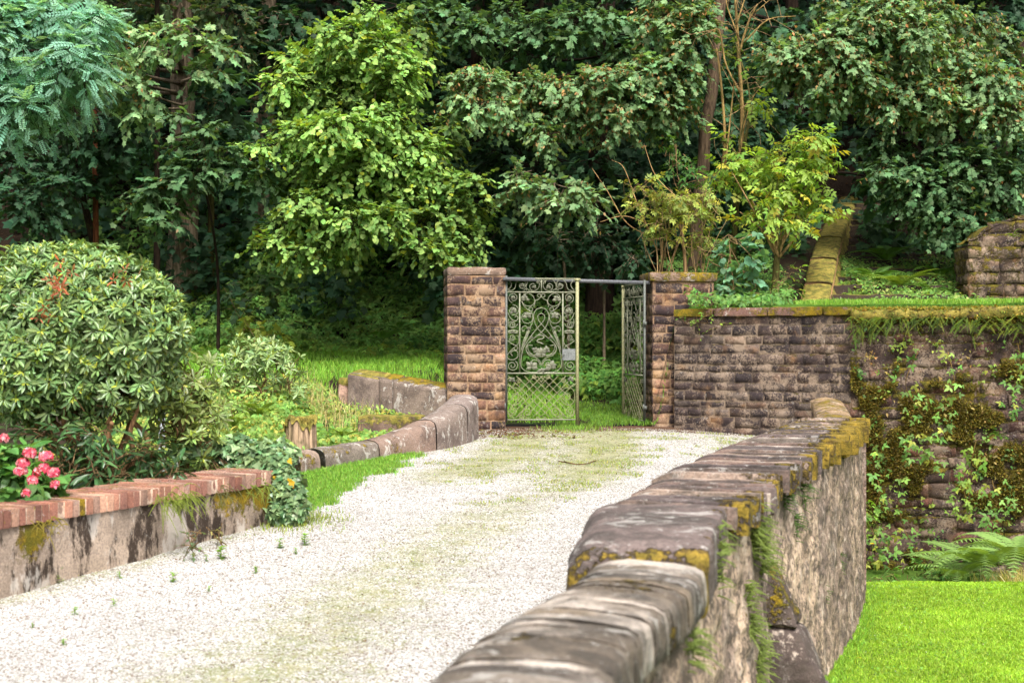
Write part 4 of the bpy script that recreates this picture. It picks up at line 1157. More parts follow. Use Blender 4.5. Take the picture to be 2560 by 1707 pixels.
def gate_leaf(label, loc, rz, flip, lock):
    t = thing('gate_leaf', label, 'gate leaf', 'wrought iron gate leaves', loc, rz)
    s = -1 if flip else 1
    def fl(mb):
        if flip:
            mb.V = [v * np.array([-1, 1, 1]) for v in mb.V]; mb.F = [f[:, ::-1] for f in mb.F]
        return mb
    U = lambda x: (x - 98) / 682 * .965
    Zt = lambda y: (1470 - y) / 1375 * 1.90 + .03
    mb = MB()
    box(mb, (-.02, -.014, .0), (.012, .014, Zt(60)), IRON_D)                       # hanging stile
    for y, hh in ((88, .010), (220, .009), (1010, .011), (1462, .009)):
        box(mb, (.012, -.009, Zt(y) - hh), (U(762), .009, Zt(y) + hh), IRON)
    for x in (225, 640): box(mb, (U(x) - .009, -.008, Zt(1001) ), (U(x) + .009, .008, Zt(229)), IRON)
    fl(mb).build('frame', M_IRON, t)
    mb = MB()
    z1 = Zt(104); 
    tube(mb, [(U(780), 0, -.03), (U(780), 0, .9), (U(780), 0, z1)], .024, 8, (*IRON_Y, 0))
    tube(mb, [(U(780) - .04, 0, z1 + .014), (U(780) + .045, 0, z1 + .014)], .017, 8, (*IRON_Y, 0))
    tube(mb, [(U(780), 0, z1 - .01), (U(780), 0, z1 + .03)], .03, 8, (*IRON_Y, 0))
    fl(mb).build('meeting_stile', M_IRON, t, False)
    mb = MB()
    for P, r in cur: tube(mb, gp(P), r * .62, 5, (*(IRON * rng.uniform(.9, 1.1)), 0))
    for i, (x, y, r) in enumerate(leafs[:11]):
        if i != 10:
            leaf_blob(mb, x, y + r * .3, r, i); leaf_blob(mb, 864 - x, y + r * .3, r, i + 50)
    leaf_blob(mb, 434, 990, 44, 90); leaf_blob(mb, 434, 820, 66, 91)
    for sx in (1, -1): leaf_blob(mb, 434 + sx * 50, 790, 46, 93 + sx)
    fl(mb).build('scrollwork', M_IRON, t, True)
    mb = MB()
    for P, r in lat: tube(mb, gp(P), r * .62, 5, (*(IRON_Y * rng.uniform(.85, 1.05)), 0))
    leaf_blob(mb, 150, 1075, 36, 71); leaf_blob(mb, 714, 1075, 36, 72)
    fl(mb).build('lattice', M_IRON, t, True)
    if lock:
        mb = MB(); n = 12
        G, H = np.meshgrid(np.linspace(635, 760, n), np.linspace(772, 882, n), indexing='ij')
        V = gp(np.stack([G.ravel(), H.ravel()], 1)); V[:, 1] = -.016 + .008 * (vnoise(np.stack([G.ravel() * .03, H.ravel() * .02, 0 * G.ravel()], 1), 4) - .5)
        V2 = V.copy(); V2[:, 1] = .014
        mb.add(V, grid_faces(n, n), (*lin(112, 116, 114), 0)); mb.add(V2, grid_faces(n, n)[:, ::-1], (*lin(112, 116, 114), 0))
        mb.build('lock_plate', M_IRON, t)
        mb = MB(); tube(mb, [(U(648), -.02, Zt(828)), (U(648), -.045, Zt(828))], .008, 6, (*IRON_D, 0)); tube(mb, [(U(648), -.045, Zt(828)), (U(612), -.045, Zt(832))], .006, 6, (*IRON_D, 0))
        mb.build('handle', M_IRON, t)
    for z in (.22, 1.38):
        mb = MB(); box(mb, (-.055, -.018, z - .025), (-.02, .018, z + .025), IRON_D); tube(mb, [(-.02, -.018, z - .05), (-.02, -.018, z + .05)], .011, 6, (*IRON_D, 0))
        fl(mb).build('hinge', M_IRON, t)
    return t
hl = W(1266, 1057, 19.12); hr = W(1611, 1059, 19.62)
gate_leaf('closed green-grey wrought iron gate leaf with a lock plate', (hl[0], hl[1], hl[2]), GA, False, True)
gate_leaf('wrought iron gate leaf swung open, seen nearly edge on', (hr[0], hr[1], hr[2]), GA - math.radians(84), True, False)
mb = MB()
ba_, bb_ = W(1258, 697, 19.05), W(1624, 707, 19.66)
dv = norm(bb_ - ba_); ba_ = ba_ - dv * .0; 
nrm = np.array([gnor[0], gnor[1], 0])
V = np.array([p + nrm * s * .02 + np.array([0, 0, 1]) * q * .024 for p in (ba_, bb_) for s in (1, -1) for q in (1, -1)])
mb.add(V, np.array([[0, 1, 3, 2], [4, 6, 7, 5], [0, 4, 5, 1], [2, 3, 7, 6], [0, 2, 6, 4], [1, 5, 7, 3]]), (*lin(98, 100, 104), 0))
tag(mb.build('overhead_bar', M_IRON), 'flat grey iron bar spanning the gateway between the two pillars', 'iron bar')
# ================================================================== VEGETATION
def ground_at(x, y):
    return gz(np.array([float(x)]), np.array([float(y)]))[0]
def a4(C, a=0.0): return np.concatenate([C, np.full((len(C), 1), a)], 1)

BARK_GREY = lin(132, 118, 100); BARK_BROWN = lin(84, 62, 46); BARK_DARK = lin(48, 38, 31); BARK_MOSS = lin(88, 84, 48); TWIG = lin(140, 116, 84)
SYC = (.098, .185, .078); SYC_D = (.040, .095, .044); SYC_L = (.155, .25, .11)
HAZ = (.225, .37, .095); ELD = (.26, .39, .065); LOC = (.25, .47, .35)
KEY = (.42, .24, .10)

def tree(name, label, cat, trunk, radii, blobs, tmpl, size, base, group=None, mat=None, dens=1.0, nl=8, bark=BARK_GREY, keys=0.0, extra=None, L=.42, alt=None, palt=0, kw={}, toground=True, branch=True, seeds_only=0):
    """trunk: (px, py, d) points from the top seen down to the foot; blobs: (px, py, rx, ry, d[, tint])"""
    P = [W(*q) for q in trunk]
    if toground:
        f = P[-1]; g = ground_at(f[0], f[1])
        if f[2] > g: P.append(np.array([f[0], f[1], g - .15]))
    P = np.array(P)
    foot = P[-1]
    t = thing(name, label, cat, group, foot)
    tb = MB()
    Pc = crspline(P, 6) if len(P) > 2 else np.linspace(P[0], P[-1], 8)
    R = np.interp(np.linspace(0, 1, len(Pc)), np.linspace(0, 1, len(radii)), radii)
    R = R * (1 + .35 * np.exp(-np.linspace(1, 0, len(Pc)) * 9))
    tube(tb, Pc, R, 12, (*bark, 0), lump=.16)
    cr = MB(); tw = MB(); kb = MB()
    if tmpl is L_MAPLE and d_first(blobs): size = size * .66; dens = dens * 2.0
    for bi, b in enumerate(blobs):
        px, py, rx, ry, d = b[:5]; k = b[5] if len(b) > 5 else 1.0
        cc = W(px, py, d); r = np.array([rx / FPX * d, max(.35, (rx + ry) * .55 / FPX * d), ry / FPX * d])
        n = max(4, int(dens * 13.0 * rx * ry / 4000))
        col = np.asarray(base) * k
        pts = sprays(cr, tw, tmpl, cc, r, n, size, col, L=L, nl=nl, twcol=(*(bark * .8), 0), alt=alt, palt=palt, **kw)
        if branch:
            j = int(np.argmin(np.linalg.norm(Pc - (cc + np.array([0, 0, .5])), axis=1)))
            a = Pc[j]; m = (a + cc) / 2 + np.array([rng.normal(0, .15), rng.normal(0, .15), -.1 + .1 * np.linalg.norm(a - cc) * rng.uniform(-.3, .6)])
            rb = min(R[j] * .45, .05)
            tube(tb, crspline([a, m, cc], 6), np.linspace(rb, .008, 13), 6, (*(bark * .85), 0), lump=.1)
        if keys:
            q = pts.reshape(-1, 3); sel = q[rng.random(len(q)) < keys]
            for rep in range(2):
                m = len(sel)
                if m: scatter(kb, L_OVAL, sel + rng.normal(0, .03, sel.shape), rng.normal(0, .5, (m, 3)) + np.array([0, -.2, -1]), rng.normal(0, 1, (m, 3)), .072, tints(m, KEY, .25))
    if extra: extra(tb, tw)
    if tw.n: tw_ = tw; tb.V += tw_.V; tb.C += tw_.C; tb.F += [f + tb.n for f in tw_.F]; tb.n += tw_.n
    tb.build('trunk', M_BARK, t, True)
    if cr.n: cr.build('crown', mat or M_LEAF, t)
    if kb.n: kb.build('seed_clusters', M_LEAF_SOFT, t)['kind'] = 'stuff'
    fixparent(t)
    return t

def d_first(b): return len(b) > 0
def bl(lst, d, k=1.0, jit=.5):
    return [(x, y, rx, ry, d + rng.uniform(-jit, jit), k) for (x, y, rx, ry) in lst]

# --- locust reaching in at the top corner
tree('locust_tree', 'blue-green feathery locust tree whose hanging sprays fill the upper corner', 'tree',
     [(-150, -900, 15.6), (-330, -100, 15.5), (-360, 700, 15.5)], [.1, .16, .2],
     bl([(60, 40, 120, 70), (170, 40, 110, 60), (80, 130, 130, 70), (185, 130, 70, 60), (50, 210, 100, 60), (140, 190, 80, 40), (15, 275, 40, 45), (90, 250, 30, 30), (235, 30, 40, 50), (-80, 60, 120, 100), (-120, 200, 110, 100), (60, -50, 120, 40)], 15.5, 1, .35),
     L_PINN, .165, LOC, mat=M_LEAF_SOFT, dens=6.5, nl=6, bark=BARK_DARK, L=.4, kw=dict(droop=.5, ydown=.3, up=.8, out=.6, var=.2, spread=70))

# --- sycamores and other woodland trees
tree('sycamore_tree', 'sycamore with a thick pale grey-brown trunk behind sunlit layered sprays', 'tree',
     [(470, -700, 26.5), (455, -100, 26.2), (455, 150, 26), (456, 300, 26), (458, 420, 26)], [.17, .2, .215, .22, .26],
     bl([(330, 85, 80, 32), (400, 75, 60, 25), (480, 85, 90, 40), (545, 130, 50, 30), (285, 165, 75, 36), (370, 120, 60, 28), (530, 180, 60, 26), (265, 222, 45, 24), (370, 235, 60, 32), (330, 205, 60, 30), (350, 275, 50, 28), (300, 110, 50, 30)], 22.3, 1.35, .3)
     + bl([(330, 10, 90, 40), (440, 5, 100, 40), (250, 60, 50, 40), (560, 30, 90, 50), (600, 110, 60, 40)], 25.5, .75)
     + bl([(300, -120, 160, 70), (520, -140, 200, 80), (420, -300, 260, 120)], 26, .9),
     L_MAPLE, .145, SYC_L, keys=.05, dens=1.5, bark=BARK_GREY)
tree('sycamore_tree', 'low sycamore with broad flat sprays of mid-green leaves below the thick pale trunk', 'tree',
     [(500, 420, 22.3), (530, 560, 22.8), (545, 700, 23.4)], [.015, .022, .028],
     bl([(520, 320, 45, 24), (470, 365, 60, 30), (545, 375, 90, 36), (610, 410, 70, 40), (480, 425, 80, 36), (560, 430, 60, 34), (640, 450, 45, 26), (420, 455, 60, 36), (370, 475, 50, 28), (415, 515, 50, 34), (395, 550, 34, 22), (330, 500, 40, 22), (440, 290, 40, 24)], 21.6, 1.0, .3),
     L_MAPLE, .15, SYC, keys=.012, dens=1.8, bark=BARK_DARK)
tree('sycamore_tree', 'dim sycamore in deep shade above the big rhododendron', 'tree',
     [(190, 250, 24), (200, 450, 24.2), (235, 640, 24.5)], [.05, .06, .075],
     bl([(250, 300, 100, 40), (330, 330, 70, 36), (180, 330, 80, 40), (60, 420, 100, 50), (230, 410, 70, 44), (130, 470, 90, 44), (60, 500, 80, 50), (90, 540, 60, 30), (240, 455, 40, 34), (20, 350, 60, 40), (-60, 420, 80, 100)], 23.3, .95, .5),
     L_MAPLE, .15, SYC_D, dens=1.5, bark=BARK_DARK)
tree('hazel_tree', 'bright yellow-green hazel arching over the bank next to the gate pillar', 'tree',
     [(930, 0, 23.2), (960, 300, 23.4), (1050, 540, 24.2), (1170, 760, 25.2)], [.02, .03, .035, .04],
     bl([(930, 35, 70, 22), (870, 90, 110, 44), (770, 150, 90, 44), (850, 160, 110, 50), (960, 120, 70, 44), (715, 205, 60, 32), (800, 225, 110, 46), (900, 220, 110, 50), (990, 190, 60, 50), (1040, 170, 40, 30)], 21.6, 1.15, .5)
     + bl([(655, 372, 34, 18), (620, 360, 20, 12), (700, 355, 50, 24), (770, 330, 90, 36), (860, 320, 100, 44), (950, 300, 90, 44), (830, 390, 100, 40), (930, 390, 100, 50), (1030, 360, 80, 50), (1050, 430, 80, 40), (970, 450, 60, 44)], 21.2, 1.15, .5)
     + bl([(840, 470, 90, 44), (760, 500, 60, 36), (720, 560, 60, 36), (800, 560, 90, 44), (690, 600, 40, 22), (650, 612, 30, 14), (770, 620, 80, 26), (900, 555, 90, 50), (960, 540, 60, 40), (860, 610, 60, 30)], 21.3, 1.0, .5)
     + bl([(1040, 520, 80, 44), (1120, 470, 60, 44), (1090, 560, 90, 50), (1170, 520, 60, 40), (1150, 590, 70, 40), (1120, 640, 60, 24), (1060, 620, 60, 34), (1190, 450, 30, 30)], 21.5, .85, .4)
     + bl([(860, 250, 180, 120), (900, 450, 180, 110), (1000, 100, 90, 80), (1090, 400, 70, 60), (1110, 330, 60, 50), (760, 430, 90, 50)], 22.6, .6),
     L_ROUND, .072, HAZ, dens=6.4, nl=9, alt=(.30, .34, .03), palt=.06, bark=BARK_DARK, L=.45, kw=dict(droop=.3, up=.7, out=.6))
tree('sycamore_tree', 'sycamore hung with orange seed keys, its low branches spread between hazel and bare stems', 'tree',
     [(1560, -500, 25.8), (1510, 50, 25.5), (1505, 200, 25.5), (1500, 420, 25.7)], [.15, .18, .2, .22],
     bl([(1190, 195, 70, 44), (1150, 240, 40, 34), (1250, 220, 80, 44), (1220, 265, 70, 40), (1330, 215, 80, 44), (1320, 275, 80, 44), (1420, 215, 80, 44), (1400, 290, 60, 40), (1450, 265, 60, 36), (1510, 195, 80, 44), (1560, 240, 80, 50), (1600, 180, 70, 50), (1650, 235, 70, 50), (1690, 170, 70, 60), (1720, 100, 60, 60), (1370, 330, 44, 26), (1380, 355, 20, 15), (1545, 300, 60, 36), (1470, 310, 34, 20), (1690, 285, 60, 40), (1640, 300, 44, 26)], 21.8, 1.25, .4)
     + bl([(1740, 40, 60, 50), (1660, 50, 80, 44), (1690, 0, 90, 40)], 21.8, 1.2, .3),
     L_MAPLE, .112, SYC_L, keys=.15, dens=3.2, nl=9, bark=BARK_DARK)
tree('sycamore_tree', 'sycamore with leafy branches along the top of the view above the seed-laden boughs', 'tree',
     [(1190, -500, 26), (1195, 60, 26), (1190, 200, 26.2), (1200, 400, 26.5)], [.1, .13, .14, .16],
     bl([(1060, 30, 70, 36), (1130, 45, 80, 40), (1040, 80, 40, 24), (1190, 85, 60, 36), (1270, 40, 80, 40), (1330, 75, 60, 40), (1400, 50, 80, 40), (1470, 40, 80, 40), (1540, 60, 70, 36), (1600, 90, 40, 26), (1420, 105, 44, 28), (1560, 130, 50, 30), (1300, 110, 40, 26), (1640, 20, 60, 30)], 23.2, 1.1, .4)
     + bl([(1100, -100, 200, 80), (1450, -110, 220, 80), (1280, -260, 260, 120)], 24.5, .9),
     L_MAPLE, .13, SYC, dens=2.4, bark=BARK_DARK)
tree('sycamore_tree', 'big sycamore with seed-flecked blue-green boughs over the stairs and ruined wall', 'tree',
     [(2420, -800, 27), (2330, -100, 26), (2290, 200, 25.6), (2270, 450, 25.5)], [.16, .2, .22, .24],
     bl([(2150, 60, 90, 44), (2080, 110, 90, 50), (1960, 130, 70, 40), (1930, 165, 44, 30), (2010, 165, 80, 40), (2110, 170, 100, 50), (2060, 215, 70, 36), (2200, 120, 90, 54), (2280, 80, 80, 54), (2290, 160, 90, 54), (2200, 210, 90, 44), (2120, 235, 50, 26), (2300, 230, 90, 50), (2390, 150, 80, 60), (2400, 230, 80, 50), (2480, 200, 80, 50), (2350, 290, 70, 36), (2230, 265, 60, 40), (2470, 270, 60, 40), (2530, 270, 50, 60), (2220, 20, 90, 40), (2330, 30, 80, 40)], 21.6, 1.2, .4)
     + bl([(2090, 20, 60, 34), (2420, 60, 70, 50), (2500, 110, 60, 50)], 23, .85),
     L_MAPLE, .112, SYC_L, keys=.13, dens=3.2, nl=9, bark=BARK_DARK)
tree('sycamore_tree', 'sycamore drooping low over the stairs towards the ruined wall', 'tree',
     [(2560, 100, 24), (2520, 350, 23.6), (2500, 560, 23.4)], [.05, .07, .09],
     bl([(2190, 350, 44, 24), (2230, 385, 60, 34), (2290, 420, 70, 40), (2250, 440, 50, 30), (2360, 390, 70, 44), (2440, 400, 70, 40), (2340, 460, 80, 40), (2420, 470, 80, 44), (2500, 450, 80, 44), (2300, 500, 70, 36), (2400, 530, 80, 40), (2490, 530, 70, 44), (2460, 580, 60, 30), (2370, 565, 60, 28), (2430, 600, 40, 20), (2540, 380, 40, 50), (2310, 545, 50, 26), (2200, 420, 40, 30)], 21.8, 1.0, .35),
     L_MAPLE, .112, SYC, keys=.012, dens=3.2, nl=9, bark=BARK_DARK)
tree('maple_sapling', 'young blue-green sycamore sapling whose low spray hangs behind the gate', 'sapling',
     [(1380, 430, 22.3), (1400, 560, 22.8), (1420, 800, 23.5)], [.015, .022, .03],
     bl([(1300, 450, 34, 28), (1340, 470, 70, 34), (1290, 480, 40, 26), (1420, 470, 60, 36), (1440, 505, 60, 26), (1490, 495, 36, 26), (1370, 505, 40, 20), (1300, 425, 16, 16)], 21.2, 1.15, .25),
     L_MAPLE, .135, SYC_L, keys=.04, dens=2.2)
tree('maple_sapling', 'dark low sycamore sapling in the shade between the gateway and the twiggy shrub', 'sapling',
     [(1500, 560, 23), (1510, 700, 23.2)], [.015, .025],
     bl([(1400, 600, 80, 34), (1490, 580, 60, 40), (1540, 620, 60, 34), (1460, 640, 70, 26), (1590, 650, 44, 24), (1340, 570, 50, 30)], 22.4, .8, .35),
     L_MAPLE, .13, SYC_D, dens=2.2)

# --- trunks farther up the slope
far = [
 ('slender_tree', 'very thin dark tree crossing in front of the thick pale trunk', 392, 24.6, .045, BARK_DARK, 430, 0, None),
 ('woodland_tree', 'pale barked tree standing behind the hazel on the slope', 662, 28.5, .20, BARK_GREY, 420, -6, [(660, 40, 90, 50), (610, 280, 70, 36), (640, 200, 60, 40), (720, 60, 80, 60), (560, 260, 60, 36)]),
 ('slender_tree', 'slim mossy sapling trunk between the two pale trunks', 522, 26.2, .05, BARK_MOSS, 380, 8, [(540, 250, 60, 30), (560, 330, 70, 36)]),
 ('woodland_tree', 'dark leaning tree rising behind the crown of the hazel', 760, 30, .13, BARK_DARK, 300, -60, [(740, 90, 110, 60), (800, 20, 100, 60), (680, 130, 60, 50)]),
 ('woodland_tree', 'dark trunk under the leafy top boughs, first behind the hazel crown', 1096, 29, .12, BARK_DARK, 330, -12, [(1080, 130, 70, 60), (1030, 150, 50, 60), (1120, 20, 90, 50)]),
 ('woodland_tree', 'brown trunk half hidden by the top boughs, above the seed-laden sycamore spray', 1310, 30, .17, BARK_DARK, 300, 5, [(1290, 130, 80, 40), (1400, 130, 80, 40)]),
 ('woodland_tree', 'dark tree glimpsed behind the yellow-green elder shrub', 1990, 29, .15, BARK_DARK, 420, 10, [(1900, 260, 90, 50), (1880, 330, 80, 50), (1990, 300, 90, 50), (1800, 380, 70, 40), (1950, 60, 90, 60)]),
 ('woodland_tree', 'dark trunk low on the slope above the big rhododendron', 108, 27, .10, BARK_DARK, 560, 10, [(120, 330, 90, 60), (40, 290, 70, 50), (200, 240, 70, 50)]),
 ('slender_tree', 'reddish slim trunk rising behind the crown of the big rhododendron', 236, 24.4, .05, lin(110, 66, 44), 640, 6, None),
 ('woodland_tree', 'shaded tree at the far end of the stairs', 2480, 30, .16, BARK_DARK, 380, 14, [(2540, 60, 70, 80), (2450, 30, 70, 50), (2530, 170, 60, 70)]),
 ('slender_tree', 'thin dark stem in the gloom beyond the hazel', 1345, 27, .045, BARK_DARK, 560, -10, [(1250, 380, 70, 50), (1330, 410, 70, 40)]),
 ('woodland_tree', 'broad dark trunk in the gloom behind the gateway', 1290, 28, .14, BARK_DARK, 520, 6, [(1240, 340, 90, 50), (1180, 380, 80, 60), (1260, 560, 80, 60)]),
]
fills = [[] for _ in far]
for k in range(88):
    fx, fy = rng.uniform(-40, 2600), rng.uniform(-20, 540)
    if 1890 < fx < 2180 and fy > 250: continue
    if fx < 700 and fy > 470: continue
    if (385 < fx < 530 or 625 < fx < 700) and fy < 400: continue
    j = int(np.argmin([abs(f[2] - fx) + (200 if f[8] is None else 0) for f in far]))
    fills[j].append((fx, fy, rng.uniform(55, 110), rng.uniform(24, 46), rng.uniform(23.2, 25.8), rng.uniform(1.0, 2.1)))
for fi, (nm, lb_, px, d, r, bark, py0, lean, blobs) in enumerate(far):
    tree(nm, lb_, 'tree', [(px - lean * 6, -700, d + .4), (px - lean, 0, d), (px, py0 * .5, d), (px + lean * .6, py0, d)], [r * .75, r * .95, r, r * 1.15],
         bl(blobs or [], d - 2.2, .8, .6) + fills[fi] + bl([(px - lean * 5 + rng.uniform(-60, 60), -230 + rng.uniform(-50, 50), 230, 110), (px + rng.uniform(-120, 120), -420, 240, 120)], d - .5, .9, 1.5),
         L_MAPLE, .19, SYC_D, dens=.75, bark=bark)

# --- the red-brown leaning trunk and the half bare elder beside it
def barebr(tb, tw):
    for (pts, r) in (([(1846, 500, 21.2), (1856, 300, 21.2), (1846, 120, 21.1), (1838, -20, 21)], .04), ([(1850, 130, 21.1), (1870, 60, 21), (1895, 10, 20.9)], .022), ([(1862, 105, 21), (1920, 50, 20.9), (1990, 40, 20.8)], .014),
                     ([(1850, 230, 21.1), (1815, 160, 21), (1800, 80, 21), (1780, 75, 20.9)], .018), ([(1805, 480, 21.3), (1812, 330, 21.3), (1800, 180, 21.2), (1792, 120, 21.2)], .026), ([(1842, 60, 21), (1865, -10, 21)], .016),
                     ([(1812, 430, 21.2), (1830, 260, 21.2), (1836, 200, 21.1)], .016), ([(1856, 330, 21.1), (1880, 250, 21), (1905, 215, 20.9)], .012), ([(1846, 90, 21), (1820, 20, 21), (1815, -20, 21)], .012), ([(1890, 30, 20.9), (1930, -5, 20.8)], .01)):
        P = crspline([W(*p) for p in pts], 6)
        tube(tb, P, np.linspace(r, r * .45, len(P)), 7, (*lin(140, 118, 74), 0), lump=.15)
        for k in range(int(5 + 60 * r)):
            j = rng.integers(len(P)); a = P[j]; dd = norm(rng.normal(0, 1, 3) * np.array([1, .5, 1]) + np.array([0, 0, .4])); b = a + dd * rng.uniform(.15, .55)
            c_ = b + norm(dd + rng.normal(0, .6, 3)) * rng.uniform(.1, .3)
            sticks(tw, [a, b], [b, c_], .006, .0035, (*TWIG, 0))
tree('elder_tree', 'half bare mossy multi-stemmed elder with naked twigs reaching past the top of the view', 'tree', [(1846, 420, 21.2), (1838, 560, 21.3), (1826, 690, 21.4)], [.04, .05, .06],
     [(1870, 250, 36, 20, 21.0, 1.3), (1880, 265, 26, 16, 21.0, 1.3), (1840, 105, 16, 14, 21, 1.2), (1826, 390, 22, 14, 21.1, 1.6), (1812, 345, 16, 12, 21.1, 1.6)], L_ELDER, .16, (.13, .20, .03), dens=2, nl=4, bark=BARK_MOSS, extra=barebr, branch=True)
tree('leaning_trunk', 'bare red-brown leaning trunk next to the half bare elder', 'tree', [(1850, -500, 23), (1806, -40, 22.6), (1795, 80, 22.5), (1780, 230, 22.4), (1764, 320, 22.3), (1758, 420, 22.3), (1748, 500, 22.3), (1740, 640, 22.4)], [.085, .09, .09, .095, .1, .1, .105, .12],
     bl([(1760, -200, 220, 90), (1900, -150, 160, 80)], 23, .9), L_MAPLE, .16, SYC, dens=.8, bark=lin(88, 74, 60))

# --- shrubs on the terrace
def stems(tb, base, tips, r, col, d_):
    b = W(*base, d_)
    for (x, y) in tips:
        e = W(x, y, d_ + rng.uniform(-.3, .2)); m = (b + e) / 2 + np.array([rng.normal(0, .03), rng.normal(0, .06), .08])
        tube(tb, crspline([b + rng.normal(0, .02, 3), m, e], 6), np.linspace(r, r * .3, 13), 6, (*col, 0), lump=.15)
def eld_ex(tb, tw):
    stems(tb, (1945, 640), [(1850, 530), (1880, 500), (1910, 470), (1935, 480), (1960, 450), (1985, 470), (2010, 500), (2040, 540), (1900, 540), (1830, 430), (2000, 380), (2050, 400)], .02, lin(168, 140, 100), 20.6)
tree('elder_shrub', 'bright yellow-green elder shrub on several pale stems beside the mossy balustrade', 'shrub', [(1950, 600, 20.6), (1942, 650, 20.6), (1938, 745, 20.5)], [.035, .05, .055],
     bl([(1985, 335, 34, 22), (2030, 345, 50, 24), (2050, 385, 50, 28), (1990, 380, 50, 30), (2070, 415, 20, 18), (1940, 400, 60, 30), (1880, 395, 56, 26), (1830, 420, 44, 24), (1800, 445, 26, 16), (1900, 440, 70, 30), (1980, 430, 60, 28), (2010, 470, 60, 28), (1935, 480, 60, 26), (2040, 500, 40, 22), (1980, 515, 60, 26), (1900, 520, 50, 22), (2065, 535, 26, 16), (1930, 550, 46, 20), (1865, 555, 34, 16), (2005, 555, 44, 20), (1975, 565, 36, 18)], 20.5, 1.1, .3),
     L_ELDER, .165, ELD, mat=M_LEAF_SOFT, dens=3.1, nl=4, alt=(.42, .36, .05), palt=.10, bark=BARK_MOSS, extra=eld_ex, branch=False, L=.28, kw=dict(droop=.25))
def twig_ex(tb, tw):
    for k in range(20):
        x = rng.uniform(1640, 1765); a = W(x, 705, 20.25 + rng.uniform(-.2, .3)); 
        e = W(x + rng.normal(0, 35), rng.uniform(470, 580), 20.2 + rng.uniform(-.3, .3))
        m = (a + e) / 2 + rng.normal(0, .06, 3)
        tube(tb, crspline([a, m, e], 5), np.linspace(.007, .003, 11), 5, (*lin(150, 128, 92), 0))
    for k in range(50):
        a = W(rng.uniform(1590, 1790), rng.uniform(480, 640), 20.2 + rng.uniform(-.3, .3)); dd = norm(rng.normal(0, 1, 3) + np.array([-.2, 0, -.2])); b = a + dd * rng.uniform(.1, .3); c_ = b + norm(dd + rng.normal(0, .7, 3)) * .18
        sticks(tw, [a, b], [b, c_], .004, .0025, (*lin(156, 134, 96), 0))
    for (pts) in ([(1640, 620), (1590, 500), (1560, 420), (1530, 400)], [(1650, 600), (1570, 560), (1520, 480), (1480, 420)], [(1700, 500), (1640, 440), (1610, 360)], [(1620, 560), (1560, 540), (1500, 555)]):
        P = crspline([W(x, y, 20.4) for x, y in pts], 6); tube(tb, P, np.linspace(.009, .003, len(P)), 5, (*lin(170, 140, 96), 0))
tree('twiggy_shrub', 'pale twiggy shrub of thin upright stems with small yellow-green leaves behind the mossy pillar cap', 'shrub', [(1700, 560, 20.3), (1712, 640, 20.3), (1716, 730, 20.3)], [.02, .03, .035],
     bl([(1610, 470, 40, 26), (1640, 500, 50, 24), (1690, 495, 60, 28), (1740, 500, 50, 26), (1600, 515, 30, 20), (1770, 520, 34, 20), (1670, 530, 50, 20), (1730, 540, 40, 20), (1780, 480, 30, 16), (1650, 560, 40, 30), (1750, 590, 40, 30)], 20.2, 1, .25),
     L_ELDER, .10, (.27, .33, .07), mat=M_LEAF_SOFT, dens=4.5, nl=5, bark=TWIG, extra=twig_ex, branch=False, L=.22, alt=(.4, .36, .06), palt=.12)
tree('elder_shrub', 'dark green elder clump with pinnate leaves between twiggy shrub and leaning trunk', 'shrub', [(1705, 480, 21.2), (1712, 700, 21.3)], [.012, .02],
     bl([(1680, 385, 34, 22), (1705, 410, 36, 26), (1725, 440, 36, 28), (1690, 450, 30, 20), (1790, 560, 30, 30), (1780, 610, 36, 30), (1690, 360, 20, 14)], 21.0, 1, .2), L_ELDER, .15, (.065, .15, .03), dens=2, nl=4, bark=TWIG, L=.25)
tree('hazel_sapling', 'young plant on two upright stems with stacked blue-green leaves behind the pillar', 'sapling', [(1822, 585, 19.95), (1830, 680, 19.95), (1840, 762, 19.95)], [.005, .008, .010],
     bl([(1822, 600, 24, 18), (1815, 640, 28, 20), (1830, 680, 36, 22), (1820, 720, 36, 22), (1885, 585, 20, 16), (1888, 620, 26, 20), (1880, 660, 30, 22), (1870, 700, 36, 24), (1850, 740, 50, 20), (1800, 745, 20, 14)], 19.9, 1, .12),
     L_ROUND, .095, (.15, .30, .17), mat=M_LEAF_SOFT, dens=4.5, nl=5, bark=TWIG, branch=True, L=.16, kw=dict(out=.8))

def clump(name, label, cat, centers, tmpl, size, base, n, group=None, mat=None, alt=None, palt=0, h=.2, d=None, L=.2, nl=5, stem=True, var=.25, kw={}):
    """low leafy plant: sprays through small ellipsoids, stems down to the first centre's foot"""
    mb = MB(); tw = MB()
    cs = [W(*c_[:3]) for c_ in centers]
    foot = cs[0] - np.array([0, 0, centers[0][4] / FPX * centers[0][2]])
    t = thing(name, label, cat, group, foot)
    for c_, p in zip(centers, cs):
        dd = c_[2]; r = np.array([c_[3], (c_[3] + c_[4]) * .5, c_[4]]) / FPX * dd
        sprays(mb, tw, tmpl, p, r, max(3, int(n * c_[3] * c_[4] / 900)), size, base, L=L, nl=nl, alt=alt, palt=palt, var=var, twcol=(*(TWIG * .6), 0), **kw)
    mb.build('foliage', mat or M_LEAF_SOFT, t)
    if stem:
        sb = MB(); sb.V, sb.C, sb.F, sb.n = tw.V, tw.C, tw.F, tw.n
        for p in cs: tube(sb, [foot + np.array([0, 0, -.03]), (foot + p) / 2 + rng.normal(0, .02, 3), p], [.006, .005, .003], 5, (*(TWIG * .6), 0))
        sb.build('stems', M_BARK, t)
    fixparent(t); return t

